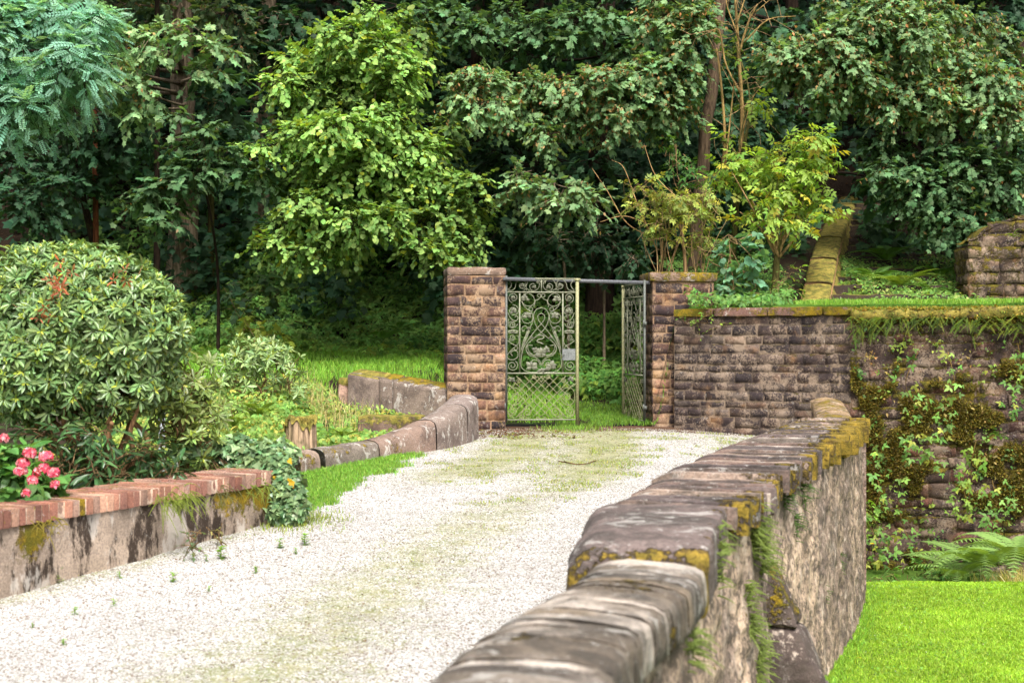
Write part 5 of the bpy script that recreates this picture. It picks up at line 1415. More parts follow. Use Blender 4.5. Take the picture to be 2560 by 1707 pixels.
clump('undergrowth_plant', 'mixed low weeds at the foot of the mossy balustrade, on top of the retaining wall', 'plants',
      [(1925, 735, 19.7, 60, 24), (1870, 755, 19.5, 70, 16), (1975, 720, 19.8, 34, 26), (1980, 680, 20, 30, 26), (1960, 690, 20, 24, 30), (1800, 765, 19.4, 50, 10), (1990, 750, 19.6, 20, 14)], L_OVAL, .06, (.15, .26, .05), 7, alt=(.3, .34, .08), palt=.2)
clump('creeping_plant', 'green creeper hanging over the top of the retaining wall next to the pillar', 'plant',
      [(1770, 785, 19.2, 40, 18), (1750, 800, 19.2, 24, 16), (1795, 805, 19.1, 26, 22), (1800, 770, 19.2, 26, 12), (1715, 800, 19.35, 14, 14)], L_OVAL, .045, (.17, .30, .04), 9)

# ferns -----------------------------------------------------------------
def frond(mb, base, direction, length, width, col, arch=.6):
    d = norm(np.asarray(direction, float)); n = 22
    t = np.linspace(0, 1, n)
    hor = norm(np.array([d[0], d[1], 0]) + 1e-6)
    P = base + d[None] * (length * t)[:, None] + (hor * .25 * length)[None] * (t ** 2)[:, None] - np.array([0, 0, 1.0])[None] * (arch * length * t ** 2.2)[:, None]
    T = norm(np.gradient(P, axis=0)); Sd = norm(np.cross(T, np.array([0, 0, 1.0]))); U = np.cross(Sd, T)
    w_ = width * np.sin(np.pi * np.clip(t * .92 + .10, 0, 1)) ** .8
    V, F = [], []
    for k in range(2, n):
        for s in (1, -1):
            a = P[k]; e = a + Sd[k] * s * w_[k] + T[k] * w_[k] * .35 - U[k] * w_[k] * .12
            hw = T[k] * length / n * .28
            b = len(V); V += [a - hw, a + hw, (a + e) / 2 + hw * .9 + U[k] * w_[k] * .06, e, (a + e) / 2 - hw * .9]; F.append([b, b + 1, b + 2, b + 3, b + 4])
    mb.add(np.array(V), np.array(F), (*(np.asarray(col) * rng.uniform(.75, 1.25)), 0))
    tube(mb, P, np.linspace(.004, .0015, n), 4, (*(np.asarray(col) * .8), 0))
def fern(label, px, py, d, n, length, col, spread=1.0, updir=.9, width=None, toward=None, group=None):
    b = W(px, py, d)
    mb = MB()
    for k in range(n):
        a = 2 * np.pi * k / n + rng.uniform(-.3, .3)
        D = np.array([np.cos(a) * spread, np.sin(a) * spread, updir * rng.uniform(.6, 1.2)])
        if toward is not None: D = D + np.asarray(toward)
        L_ = length * rng.uniform(.7, 1.15)
        frond(mb, b + rng.normal(0, .015, 3), D, L_, (width or length * .17), col, arch=rng.uniform(.35, .75))
    o = mb.build('fern', M_LEAF_SOFT, None, False, loc=b)
    return tag(o, label, 'fern', group or 'ferns')
FG = (.10, .22, .035); FY = (.22, .33, .05); FD = (.05, .13, .03)
fern('tall fern with two upright fronds on the bank against the dark ivy', 955, 850, 22.6, 9, .62, FG)
fern('smaller fern on the bank close to the gate pillar, above the low garden wall', 1000, 825, 22.8, 6, .5, FG)
fern('pale green fern hugging the square mossy block by the stump', 855, 1090, 16.6, 11, .40, FY)
fern('fern in the gap between tree stump and kerb wall', 825, 1110, 16.0, 8, .30, FG)
fern('broad yellow-green fern sprawling below the small rhododendron', 650, 1045, 15.8, 14, .42, FY, updir=1.3)
fern('yellow-green fern next to the ivy mound', 585, 1070, 15.0, 12, .38, FY, updir=1.3)
fern('yellowish fern tucked behind the stump', 690, 1075, 16.2, 10, .42, FY)
fern('upright fern in the shade at the top of the overgrown steps', 2215, 650, 23.0, 11, .8, FG)
fern('fern with arching fronds halfway up the overgrown steps', 2185, 700, 21.8, 12, .7, FG)
fern('light green fern low on the overgrown steps', 2250, 715, 21.3, 13, .65, FY)
fern('fern in the dark angle next to the ruined wall', 2350, 690, 22.0, 10, .65, FG)
fern('fern drooping over the lowest step in front of the ruined wall', 2330, 730, 21.2, 10, .5, FG)
fern('dark fern far up the overgrown stairs', 2230, 575, 24.5, 8, .6, FD)
fern('tall feathery fern at the foot of the moat wall', 2460, 1420, 15.9, 14, 1.0, (.24, .37, .10))
fern('feathery fern at the edge of the view below the moat wall', 2550, 1400, 15.8, 14, 1.05, (.24, .37, .10))
fern('low fern leaning over the dry grass by the moat wall', 2400, 1440, 15.7, 11, .7, (.24, .37, .10))
fern('tiny fern rosette growing out of the middle of the moat wall', 2490, 1090, 17.0, 7, .16, (.16, .33, .05), toward=(0, -1.2, 0))
fern('pale fern rooted in the face of the ruined wall', 2535, 590, 20.5, 5, .22, FY, toward=(0, -1.0, 0))

# moat wall: brambles hanging down the stones ---------------------------
def vine(label, pts, size=.062, col=(.16, .30, .06), n=26):
    P = crspline([W(x, y, d) for x, y, d in pts], 10)
    t = thing('bramble_vine', label, 'vine', 'brambles hanging on the moat wall', P[0])
    mb = MB(); tube(mb, P, np.linspace(.006, .003, len(P)), 5, (*lin(110, 90, 50), 0)); mb.build('stem', M_BARK, t)
    mb = MB(); j = rng.integers(0, len(P), n)
    pp = P[j] + rng.normal(0, 1, (n, 3)) * np.array([.07, .03, .06]) + np.array([0, -.05, 0])
    scatter(mb, L_TRIF, pp, np.stack([rng.normal(0, .7, n), rng.normal(-.3, .2, n), rng.normal(-.5, .5, n)], 1), np.stack([rng.normal(0, .3, n), np.full(n, -.8), rng.uniform(.3, 1, n)], 1), size * 1.7 * np.exp(rng.normal(0, .2, n)), tints(n, col, .25, (.34, .36, .06), .15))
    mb.build('foliage', M_LEAF_SOFT, t); fixparent(t)
wd = lambda x: np.interp(x, [2130, 2560], [18.05, 16.75]) - .12
def vv(label, pts, **k): vine(label, [(x, y, wd(x)) for x, y in pts], **k)
vv('bramble strand with a leafy knot high on the moat wall, under the coping fringe', [(2300, 870), (2265, 950), (2280, 1000), (2310, 1040)], n=24)
vv('long bramble strand trailing down the mossiest part of the moat wall', [(2370, 880), (2385, 960), (2350, 1020), (2345, 1080), (2320, 1110), (2335, 1170)], n=48)
vv('bramble strand beside the pale stones near the wall corner', [(2190, 1110), (2185, 1170), (2200, 1230), (2180, 1290), (2230, 1350)], n=40)
vv('bright bramble strand ending in a cluster of yellow leaves low on the moat wall', [(2440, 1100), (2425, 1160), (2400, 1200), (2415, 1250), (2385, 1275)], n=44, col=(.22, .34, .05))
vv('short bramble tuft in the middle of the moat wall', [(2280, 1090), (2270, 1120), (2290, 1140)], n=22)
vv('bramble strand close to the end of the parapet', [(2165, 1300), (2185, 1340), (2175, 1390), (2240, 1370)], n=30)
vv('bramble strand at the edge of the view on the moat wall', [(2545, 860), (2550, 920), (2530, 990), (2545, 1060)], n=26)
vv('thin bramble strand with scattered leaves low on the moat wall', [(2250, 1180), (2245, 1250), (2260, 1320), (2290, 1380)], n=30)
vv('leafy bramble tuft below the wide mossy patch of the moat wall', [(2480, 1200), (2490, 1260), (2470, 1310)], n=26)
clump('bramble_bush', 'leafy bramble bush at the foot of the moat wall behind the lawn', 'bramble', [(2280, 1440, 16.3, 60, 34), (2340, 1415, 16.4, 60, 36), (2400, 1400, 16.4, 50, 36), (2230, 1455, 16.2, 50, 22), (2360, 1455, 16.0, 60, 22), (2440, 1380, 16.5, 44, 44)], L_TRIF, .11, (.14, .27, .06), 6, mat=M_LEAF_SOFT)
clump('ivy_patch', 'small dark ivy patch in the angle between parapet and lawn', 'ivy', [(2170, 1455, 15.9, 34, 20), (2150, 1480, 14.6, 10, 14), (2200, 1462, 15.8, 30, 14)], L_IVY, .05, (.06, .15, .03), 10)
clump('bramble_bush', 'bright green bramble shoot growing out beside the parapet end', 'bramble', [(2150, 1250, 14.6, 22, 26), (2135, 1235, 14.5, 14, 14), (2160, 1290, 14.7, 14, 20)], L_TRIF, .07, (.2, .36, .05), 8)

mb = MB(); n = 16000   # moss and short grass matted over the coping edge
u = rng.uniform(0, RXL, n); q_ = rng.uniform(-.35, .10, n); zz = np.where(q_ > .04, EYE + .52 - rng.uniform(0, .16, n), EYE + .50)
P = np.stack([RW1[0] + RXU[0] * u + RXN[0] * q_, RW1[1] + RXU[1] * u + RXN[1] * q_, zz], 1)
scatter(mb, L_OVAL, P, rng.normal(0, .7, (n, 3)) + np.array([0, -.3, .2]), rng.normal(0, .5, (n, 3)) + np.array([0, -.4, 1]), rng.uniform(.02, .045, n), tints(n, (.30, .23, .035), .35, (.20, .26, .04), .3))
o = mb.build('coping_moss', M_LEAF_SOFT); o['kind'] = 'stuff'
# fringe of hanging moss and small ferns below the moat coping
mb = MB(); n = 640
for k in range(n):
    u = rng.uniform(0, RXL); g_ = fbm(np.array([[u * 1.9, 0, 0]]), 4)[0]
    dz = abs(rng.normal(0, .09)) * (.2 + 1.5 * g_)
    b_ = np.array([RW1[0] + RXU[0] * u + RXN[0] * .075, RW1[1] + RXU[1] * u + RXN[1] * .075, EYE + .40 - dz])
    D = np.array([rng.normal(0, .7) + RXN[0] * .6, RXN[1] * .8 + rng.normal(0, .2), rng.uniform(-1.0, .5)])
    L_ = rng.uniform(.07, .2) * (.5 + g_)
    frond(mb, b_, D, L_, L_ * .16, [(.20, .29, .03), (.13, .21, .03), (.09, .15, .03), (.26, .30, .04)][rng.integers(4)], arch=.6)
o = mb.build('hanging_moss', M_LEAF_SOFT); o['kind'] = 'stuff'
# moss cushions on the moat wall as tiny tufts
mb = MB(); n = 170000
u = rng.uniform(0, RXL, n); v = EYE + rng.uniform(-2.8, .35, n)
keep = moss_w2(u, v) + .25 * (fbm(np.stack([u * 5, v * 7, 0 * u], 1), 68) - .5) > .58
u, v = u[keep], v[keep]; n = len(u)
cush = .03 + .05 * fbm(np.stack([u * 5, v * 7, 0 * u], 1), 68)
P = np.stack([RW1[0] + RXU[0] * u + RXN[0] * cush, RW1[1] + RXU[1] * u + RXN[1] * cush, v], 1)
scatter(mb, L_OVAL, P, rng.normal(0, 1, (n, 3)) + np.array([RXN[0], RXN[1], .6]), rng.normal(0, .6, (n, 3)) + np.array([0, -.6, .8]), rng.uniform(.018, .04, n), tints(n, (.12, .092, .016), .4, (.26, .21, .035), .3))
o = mb.build('wall_moss', M_LEAF_SOFT); o['kind'] = 'stuff'

# seedlings and small herbs rooted in the joints of the moat wall
mb = MB(); ncl = 150
for k in range(ncl):
    u = rng.uniform(0, RXL * .75); v = EYE + rng.uniform(-2.75, .25); m = int(rng.integers(5, 22)); r_ = rng.uniform(.03, .11)
    P = np.stack([RW1[0] + RXU[0] * u + RXN[0] * .05 + rng.normal(0, r_, m), RW1[1] + RXU[1] * u + RXN[1] * .05 + rng.normal(-.02, .02, m), v + rng.normal(0, r_, m)], 1)
    cb_ = [(.15, .26, .05), (.24, .33, .06), (.10, .19, .05), (.30, .22, .07)][rng.integers(4)]
    scatter(mb, [L_OVAL, L_TRIF, L_IVY][rng.integers(3)], P, rng.normal(0, .6, (m, 3)) + np.array([0, -.5, -.2]), rng.normal(0, .4, (m, 3)) + np.array([0, -.8, .6]), rng.uniform(.025, .065, m), tints(m, cb_, .25))
o = mb.build('wall_herbs', M_LEAF_SOFT); o['kind'] = 'stuff'
# small ferns in the outer face of the parapet --------------------------
def tuft(label, px, py, length, n, col=(.20, .27, .05)):
    # find the face of the wall along the view ray
    bx = None
    for d in np.arange(3.0, 15, .02):
        p = W(px, py, d); i = int(np.argmin(np.abs(Q[:, 1] - d))); face = Q[i, 0] + R_[i, 0] * (Q[i, 3] / 2 - .03)
        if p[0] < face + .02: bx = p; break
    if bx is None: return
    mb = MB(); i = int(np.argmin(np.abs(Q[:, 1] - bx[1]))); Rr = np.array([R_[i, 0], R_[i, 1], 0])
    for k in range(int(n * 1.8)):
        D = Rr * rng.uniform(.5, 1.1) + np.array([rng.normal(0, .6), rng.normal(0, .6), rng.uniform(-.5, .9)])
        frond(mb, bx + rng.normal(0, 1, 3) * np.array([.01, .04, .05]), D, length * .72 * rng.uniform(.5, 1.2), length * .09, col, arch=.35)
    tag(mb.build('wall_fern', M_LEAF_SOFT, None, False, loc=bx), label, 'fern', 'small ferns in the parapet face')
tf = [('bushy fern tuft, topmost of the column of ferns on the parapet face', 1885, 1300, .13, 34), ('largest bushy fern tuft on the parapet face', 1880, 1350, .16, 46), ('bushy fern tuft just under the largest one on the parapet face', 1900, 1400, .14, 36),
      ('fern tuft close below the parapet coping, beside the block', 1800, 1350, .09, 20), ('shaded fern tuft beside the rounded coping', 1730, 1610, .10, 26), ('drooping fern tuft midway down the parapet fern column', 1862, 1480, .12, 30), ('long fern tuft low in the parapet fern column', 1870, 1560, .14, 40),
      ('fern tuft near the bottom of the parapet fern column', 1890, 1640, .14, 36), ('lowest fern tuft on the parapet face, beside the buttress', 1880, 1695, .13, 30), ('dark green fern tuft under the far slab coping', 2003, 1222, .12, 24), ('dark fern tuft under the overhanging dark slab', 1960, 1240, .12, 24),
      ('narrow hanging fern tuft above the buttress', 1984, 1310, .10, 20), ('tiny fern tuft on the far part of the parapet face', 2095, 1410, .07, 14), ('small fern tuft low on the far parapet face', 2058, 1483, .07, 14), ('pale fern tuft above the buttress top on the parapet face', 1795, 1430, .08, 18)]
for (lb_, x, y, l, n) in tf: tuft(lb_, x, y, l, n, (.30, .38, .09) if y > 1290 and x < 1950 else (.14, .24, .06))

# ------------------------------------------------------------------ rhododendrons
def rosettes(mb, P, D, size, nleaf, base, new=(.40, .48, .07), pnew=.6, var=.2):
    n = len(P)
    ref = norm(np.cross(D, rng.normal(size=(n, 3)))); b2 = np.cross(D, ref)
    a = (np.arange(nleaf) / nleaf * 2 * np.pi)[None] + rng.uniform(0, 6.28, (n, 1)) + rng.normal(0, .2, (n, nleaf))
    lift = rng.uniform(.15, 1.1, (n, nleaf))
    R = np.cos(a)[..., None] * ref[:, None] + np.sin(a)[..., None] * b2[:, None]
    Y = R + D[:, None] * lift[..., None]
    N = D[:, None] - R * .3 * lift[..., None] + np.array([0, 0, .2])
    PP = np.repeat(P[:, None], nleaf, 1) + R * .01
    m = n * nleaf
    C = tints(m, base, var).reshape(n, nleaf, 3) * np.exp(rng.normal(0, .12, n))[:, None, None]
    scatter(mb, L_RHODO, PP.reshape(-1, 3), Y.reshape(-1, 3), N.reshape(-1, 3), size * np.exp(rng.normal(0, .18, m)), C.reshape(-1, 3))
    k = rng.random(n) < pnew
    if k.any():
        q = int(k.sum()); a = rng.uniform(0, 6.28, (q, 4)); R = np.cos(a)[..., None] * ref[k][:, None] + np.sin(a)[..., None] * b2[k][:, None]
        Y = R * .55 + D[k][:, None]
        scatter(mb, L_RHODO, np.repeat((P[k] + D[k] * .015)[:, None], 4, 1).reshape(-1, 3), Y.reshape(-1, 3), (D[k][:, None] - R).reshape(-1, 3), size * .62, tints(q * 4, new, .2))

def rhodo(name, label, ells, d0, size, base, foot, stemtips, n_per, dead=None, pnew=.6, sr=.03, lower=None):
    f = W(*foot); t = thing(name, label, 'shrub', 'rhododendron shrubs', f)
    mb = MB(); sb = MB()
    for (px, py, rx, ry, d, n) in ells:
        c_ = W(px, py, d); r = np.array([rx, (rx + ry) * .5, ry]) / FPX * d
        n = int(n * 1.8) if n > 85 else n
        P, D = blob_points(c_, r, n, .72); P = P + D * np.minimum(rng.exponential(.03, n), .09)[:, None]
        D = norm(D + np.array([0, -.15, .45]) + rng.normal(0, .25, D.shape))
        ins = np.zeros(n, bool)
        rosettes(mb, P, D, size, 9, base, pnew=pnew)
        k = rng.random(n) < .5
        sticks(sb, P[k] - D[k] * .22 + rng.normal(0, .02, (k.sum(), 3)), P[k], .006, .004, (*lin(120, 94, 66), 0))
    mb.build('foliage', M_GLOSS, t)
    for (x, y, dd) in stemtips:
        e = W(x, y, dd); m = f * .55 + e * .45 + np.array([rng.normal(0, .08), rng.normal(0, .06), -.03]); m2 = f * .25 + e * .75 + rng.normal(0, .07, 3)
        tube(sb, crspline([f + rng.normal(0, .04, 3) * np.array([1, 1, 0]), m, m2, e], 7), np.linspace(sr, sr * .35, 22), 7, (*lin(136, 106, 76), 0), lump=.2)
    sb.build('branches', M_BARK, t, True)
    if dead:
        db = MB()
        for (px, py, d, n) in dead:
            c_ = W(px, py, d); P = c_ + rng.normal(0, 1, (n, 3)) * np.array([.05, .05, .05]); D = norm(rng.normal(0, .5, (n, 3)) + np.array([0, -.6, .1]))
            rosettes(db, P, D, size * .62, 6, lin(176, 100, 70), pnew=0, var=.3)
        db.build('dead_leaves', M_LEAF_SOFT, t)
    fixparent(t); return t
RH = (.175, .275, .095)
rhodo('rhododendron', 'large domed rhododendron with a few rusty dead sprigs behind the brick-topped wall',
      [(172, 814, 272, 190, 11.6, 1000), (110, 725, 150, 100, 11.4, 240), (335, 815, 105, 100, 11.3, 230), (60, 900, 190, 140, 11.3, 330), (200, 1000, 170, 60, 11.25, 60), (300, 930, 130, 100, 11.4, 160), (-120, 850, 180, 200, 11.6, 200), (410, 835, 55, 60, 11.3, 50), (170, 690, 120, 62, 11.5, 150), (285, 705, 80, 50, 11.4, 80)],
      11.5, .080, RH, (270, 1215, 11.5), [(60, 1010, 11.3), (160, 1015, 11.1), (120, 900, 11.5), (300, 1000, 11.1), (280, 1060, 11.0), (350, 1010, 11.2), (350, 960, 11.4), (200, 880, 11.5), (420, 900, 11.5), (90, 1060, 11.1), (230, 800, 11.5), (0, 980, 11.3)], 1,
      dead=[(150, 715, 10.85, 6), (172, 692, 10.85, 3), (130, 735, 10.8, 3), (290, 700, 10.75, 3), (95, 780, 10.75, 3)], sr=.035)
clump('evergreen_shrub', 'dark glossy evergreen foliage low under the big rhododendron', 'shrub', [(170, 1150, 10.9, 80, 44), (250, 1170, 10.9, 80, 36), (330, 1130, 11.0, 70, 44), (110, 1090, 11.0, 60, 44), (230, 1080, 11.1, 90, 44), (390, 1130, 11.2, 60, 40), (420, 1180, 11.0, 60, 24), (330, 1190, 10.9, 60, 20)], L_RHODO, .11, (.05, .11, .038), 6, mat=M_GLOSS, L=.22, kw=dict(out=.9))
rhodo('rhododendron', 'loose yellow-green rhododendron, thin and see-through, beside the large dome', [(470, 960, 60, 80, 12.2, 44), (515, 1020, 46, 60, 12.3, 30), (440, 1060, 60, 60, 12.0, 40), (490, 1110, 56, 40, 12.0, 34), (430, 970, 40, 60, 12.1, 22)],
      12, .09, (.22, .28, .08), (470, 1190, 12.2), [(430, 1060, 12), (480, 930, 12.2), (520, 1000, 12.2), (500, 1080, 12), (420, 980, 12.1)], 1, sr=.014, pnew=.5)
rhodo('rhododendron', 'small pale rhododendron standing alone on crooked bare stems in the garden', [(650, 890, 78, 34, 17.3, 46), (600, 920, 54, 34, 17.2, 24), (700, 920, 56, 36, 17.3, 24), (725, 955, 40, 34, 17.2, 14), (575, 955, 36, 30, 17.1, 12), (650, 925, 70, 26, 17.4, 18), (640, 868, 56, 20, 17.3, 22)],
      17, .09, (.25, .35, .13), (665, 1012, 17.3), [(620, 940, 17.2), (660, 930, 17.3), (680, 930, 17.3), (600, 950, 17.2), (700, 940, 17.3), (640, 960, 17.2), (580, 965, 17.2), (672, 950, 17.3)], 1, sr=.016, pnew=.3)

clump('leafy_plant', 'tall pale green leafy plant between the small rhododendron and the loose one', 'plant', [(560, 1010, 15.6, 40, 34), (530, 1040, 15.2, 36, 26), (600, 1020, 15.8, 36, 26)], L_OVAL, .085, (.25, .38, .11), 7)
clump('leafy_plant', 'bushy yellow-green plant in front of the low garden wall', 'plant', [(800, 1010, 18.3, 36, 24), (760, 1000, 18.2, 36, 26), (830, 1030, 18.0, 28, 20)], L_TRIF, .09, (.28, .38, .09), 7, alt=(.45, .36, .10), palt=.2)
clump('leafy_plant', 'green leafy plant hiding the foot of the small rhododendron', 'plant', [(690, 1020, 16.9, 44, 22), (640, 1030, 16.6, 40, 22), (740, 1015, 17.2, 30, 24)], L_IVY, .075, (.20, .34, .08), 8)
# hydrangea -------------------------------------------------------------
hy = thing('hydrangea', 'hydrangea with bright pink flower heads behind the brick-topped wall', 'hydrangea', None, W(50, 1260, 9.9))
mb = MB(); tw = MB()
for (px, py, rx, ry, d) in ((20, 1130, 60, 40, 9.9), (50, 1190, 90, 50, 9.8), (-30, 1190, 80, 70, 9.9), (100, 1220, 50, 30, 9.75), (20, 1230, 80, 24, 9.7)):
    sprays(mb, tw, L_OVAL, W(px, py, d), np.array([rx, (rx + ry) / 2, ry]) / FPX * d, int(rx * ry / 95), .12, (.12, .27, .06), L=.2, nl=5, kw={} if False else None) if False else sprays(mb, tw, L_OVAL, W(px, py, d), np.array([rx, (rx + ry) / 2, ry]) / FPX * d, int(rx * ry / 95), .12, (.12, .27, .06), L=.2, nl=5, twcol=(.05, .08, .02, 0))
mb.build('foliage', M_GLOSS, hy); tw.build('stems', M_BARK, hy)
for (px, py, r) in ((74, 1132, .052), (116, 1141, .056), (58, 1157, .05), (52, 1176, .052), (110, 1170, .046), (134, 1181, .046), (82, 1200, .04), (92, 1180, .026), (138, 1210, .03), (66, 1232, .026), (10, 1095, .03)):
    r = r * .66; mb = MB(); c_ = W(px, py, 9.42); n = int(130 * (r / .05) ** 1.6)
    d_ = norm(rng.normal(size=(n, 3))); d_[:, 2] = np.abs(d_[:, 2]) * .9 - .25; d_ = norm(d_)
    for k in range(2):
        scatter(mb, L_OVAL, c_ + d_ * r * np.array([1.15, 1.15, .8]), np.cross(d_, rng.normal(size=(n, 3))), d_ + rng.normal(0, .35, d_.shape), .034, tints(n, lin(224, 84, 112), .35, lin(250, 168, 178), .35))
    mb.build('flower_head', M_PETAL, hy)
fixparent(hy)

# ivy mound over the wall end --------------------------------------------
iv = thing('ivy', 'ivy spilling over the end of the brick-topped wall', 'ivy', None, W(730, 1300, 11.75))
mb = MB()
for (px, py, rx, ry, d, n) in ((520, 1120, 60, 26, 12.3, 520), (590, 1125, 64, 36, 12.1, 760), (655, 1140, 52, 40, 11.9, 760), (695, 1175, 40, 50, 11.7, 800), (722, 1225, 38, 56, 11.55, 1000), (735, 1262, 34, 40, 11.45, 620), (700, 1280, 30, 30, 11.45, 260), (700, 1130, 44, 26, 12.0, 320), (560, 1115, 90, 20, 12.7, 420), (470, 1125, 40, 18, 12.0, 220), (610, 1165, 50, 10, 11.85, 220)):
    c_ = W(px, py, d); r = np.array([rx, (rx + ry) * .45, ry]) / FPX * d
    P, D = blob_points(c_, r, n, .75)
    scatter(mb, L_IVY, P, D * .3 + rng.normal(0, .5, D.shape) + np.array([0, -.2, -.6]), D + np.array([0, -.3, .4]) + rng.normal(0, .25, D.shape), .055 * np.exp(rng.normal(0, .25, n)), tints(n, (.13, .22, .095), .3, (.24, .34, .16), .3))
mb.build('foliage', M_GLOSS, iv)
mb = MB()
for k in range(24):
    a = W(rng.uniform(480, 700), rng.uniform(1140, 1170), 12.0); b = W(rng.uniform(690, 740), rng.uniform(1230, 1310), 11.6); tube(mb, crspline([a, (a + b) / 2 + rng.normal(0, .08, 3), b], 5), np.full(11, .005), 4, (*lin(90, 72, 50), 0))
mb.build('stems', M_BARK, iv)
mb = MB(); n = 5
P = np.array([W(721, 1148, 11.45), W(725, 1196, 11.4), W(728, 1204, 11.4), W(690, 1190, 11.5), W(716, 1290, 11.5)])
scatter(mb, L_IVY, P, rng.normal(0, .4, (n, 3)) + np.array([0, 0, -1]), rng.normal(0, .4, (n, 3)) + np.array([0, -1, .3]), .055, tints(n, lin(226, 170, 50), .2)); mb.build('yellow_leaves', M_LEAF_SOFT, iv)
fixparent(iv)

# grey post behind the rhododendron
mb = MB(); b = W(405, 1045, 13.5); tube(mb, [b + np.array([0, 0, -.3]), b, b + np.array([0, 0, .16])], .032, 12, (*lin(196, 200, 206), 0)); tube(mb, [b + np.array([0, 0, .16]), b + np.array([0, 0, .185])], [.036, .03], 12, (*lin(180, 186, 194), 0))
tag(mb.build('grey_post', M_IRON, None, True), 'short pale grey post half hidden behind the loose rhododendron', 'post')

# ------------------------------------------------------------------ uncountable growth
def region(n, x0, x1, y0, y1, dens=None, zf=gz):
    x = rng.uniform(x0, x1, n); y = rng.uniform(y0, y1, n)
    if dens is not None:
        k = rng.random(n) < dens(x, y); x, y = x[k], y[k]
    return np.stack([x, y, zf(x, y)], 1)
def nz(P, s, seed=1): return fbm(P * s, seed)

# bank of ivy, bramble and saplings at the edge of the wood
mb = MB()
def bank(n, x0, x1, y0, y1, hmax, tmpl, size, base, dens=None, alt=None, palt=0, seed=1, dark=None):
    P = region(n, x0, x1, y0, y1, dens)
    hh = hmax * (.15 + 1.2 * np.clip(nz(P, .9, seed) - .25, 0, 1)); P[:, 2] += rng.uniform(.0, 1, len(P)) ** .6 * hh
    m = len(P); C = tints(m, base, .28, alt, palt)
    if dark is not None: C *= dark(P)[:, None]
    scatter(mb, tmpl, P, np.stack([rng.normal(0, .7, m), rng.normal(-.5, .4, m), rng.normal(-.35, .4, m)], 1), np.stack([rng.normal(0, .4, m), rng.normal(-.5, .3, m), np.full(m, .8)], 1), size * np.exp(rng.normal(0, .28, m)), C)
outgap = lambda x, y: np.where((x > -.6) & (x < .9) & (y < 24.2), 0, 1) * np.where((x > 2.1) & (y < 27), 0, 1)
bank(17000, -9.5, 2.2, 24.4, 27.8, .75, L_TRIF, .15, (.16, .30, .07), outgap, (.19, .28, .04), .05, 3)
bank(9000, -9.5, 2.2, 26.5, 31, .5, L_IVY, .12, (.085, .18, .055), outgap, None, 0, 4)
bank(6500, .15, 2.15, 21.4, 25, .9, L_TRIF, .13, (.115, .24, .045), lambda x, y: sstep(.0, .5, (y - 21.6) * .45 - (1.9 - x) * .38 + .25), (.24, .33, .05), .10, 5)
bank(2600, -1.6, 1.2, 23.6, 25.2, .4, L_TRIF, .14, (.07, .16, .03), None, (.2, .3, .04), .08, 6)
bank(9000, -9, -1.0, 22.9, 24.8, .4, L_TRIF, .12, (.19, .34, .06), lambda x, y: sstep(.42, .6, fbm(np.stack([x, y, 0 * x], 1) * .8, 12)) * .9 + .1, (.26, .34, .04), .12, 7)
o = mb.build('bank_undergrowth', M_LEAF); o['kind'] = 'stuff'
# the shaded wood behind, one mass of leaves: understorey on the slope, and an unseen canopy overhead added to darken the wood
mb = MB()
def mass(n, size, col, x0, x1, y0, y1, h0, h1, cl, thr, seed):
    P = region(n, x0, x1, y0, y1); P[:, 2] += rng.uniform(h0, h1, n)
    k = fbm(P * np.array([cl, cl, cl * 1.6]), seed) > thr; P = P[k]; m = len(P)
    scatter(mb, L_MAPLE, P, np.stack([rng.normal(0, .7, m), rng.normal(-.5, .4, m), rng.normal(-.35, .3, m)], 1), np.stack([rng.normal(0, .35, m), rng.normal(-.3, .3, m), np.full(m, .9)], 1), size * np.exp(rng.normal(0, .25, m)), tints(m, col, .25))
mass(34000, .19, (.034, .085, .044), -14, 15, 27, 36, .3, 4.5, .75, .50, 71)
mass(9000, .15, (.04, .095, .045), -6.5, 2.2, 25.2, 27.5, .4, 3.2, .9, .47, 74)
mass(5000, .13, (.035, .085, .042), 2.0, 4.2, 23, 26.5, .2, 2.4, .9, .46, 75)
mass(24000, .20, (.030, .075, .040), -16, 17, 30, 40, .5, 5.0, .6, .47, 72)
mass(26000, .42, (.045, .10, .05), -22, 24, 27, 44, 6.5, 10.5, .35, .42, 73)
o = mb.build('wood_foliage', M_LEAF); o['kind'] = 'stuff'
# sparse growth, fallen leaves and seedlings over the wood floor
mb = MB()
bank(7000, -16, 14, 26.5, 40, .7, L_MAPLE, .16, (.025, .068, .032), lambda x, y: sstep(.4, .62, fbm(np.stack([x, y, 0 * x], 1) * .45, 14)), None, 0, 9)
o = mb.build('forest_seedlings', M_LEAF); o['kind'] = 'stuff'
mb = MB(); P = region(22000, -14, 14, 24.5, 38); m = len(P); P[:, 2] += .012
scatter(mb, L_OVAL, P, rng.normal(0, 1, (m, 3)) * np.array([1, 1, .25]), rng.normal(0, .35, (m, 3)) + np.array([0, 0, 1]), rng.uniform(.05, .11, m), tints(m, (.12, .06, .035), .4))
o = mb.build('leaf_litter', M_LEAF_SOFT); o['kind'] = 'stuff'
# yellow-green maple seedlings on the bank edge
clump('maple_seedling', 'yellowing maple seedling glowing at the edge of the dark bank', 'seedling', [(640, 822, 22.3, 44, 24), (690, 835, 22.3, 34, 16), (610, 796, 22.4, 26, 18)], L_MAPLE, .12, (.28, .33, .05), 5)
clump('maple_seedling', 'grey-green maple seedlings in front of the dark ivy bank', 'seedling', [(600, 760, 23.6, 50, 36), (700, 730, 23.6, 60, 40), (560, 720, 23.8, 40, 36), (730, 800, 23.4, 36, 24), (650, 700, 23.7, 50, 30)], L_MAPLE, .10, (.085, .155, .06), 4)

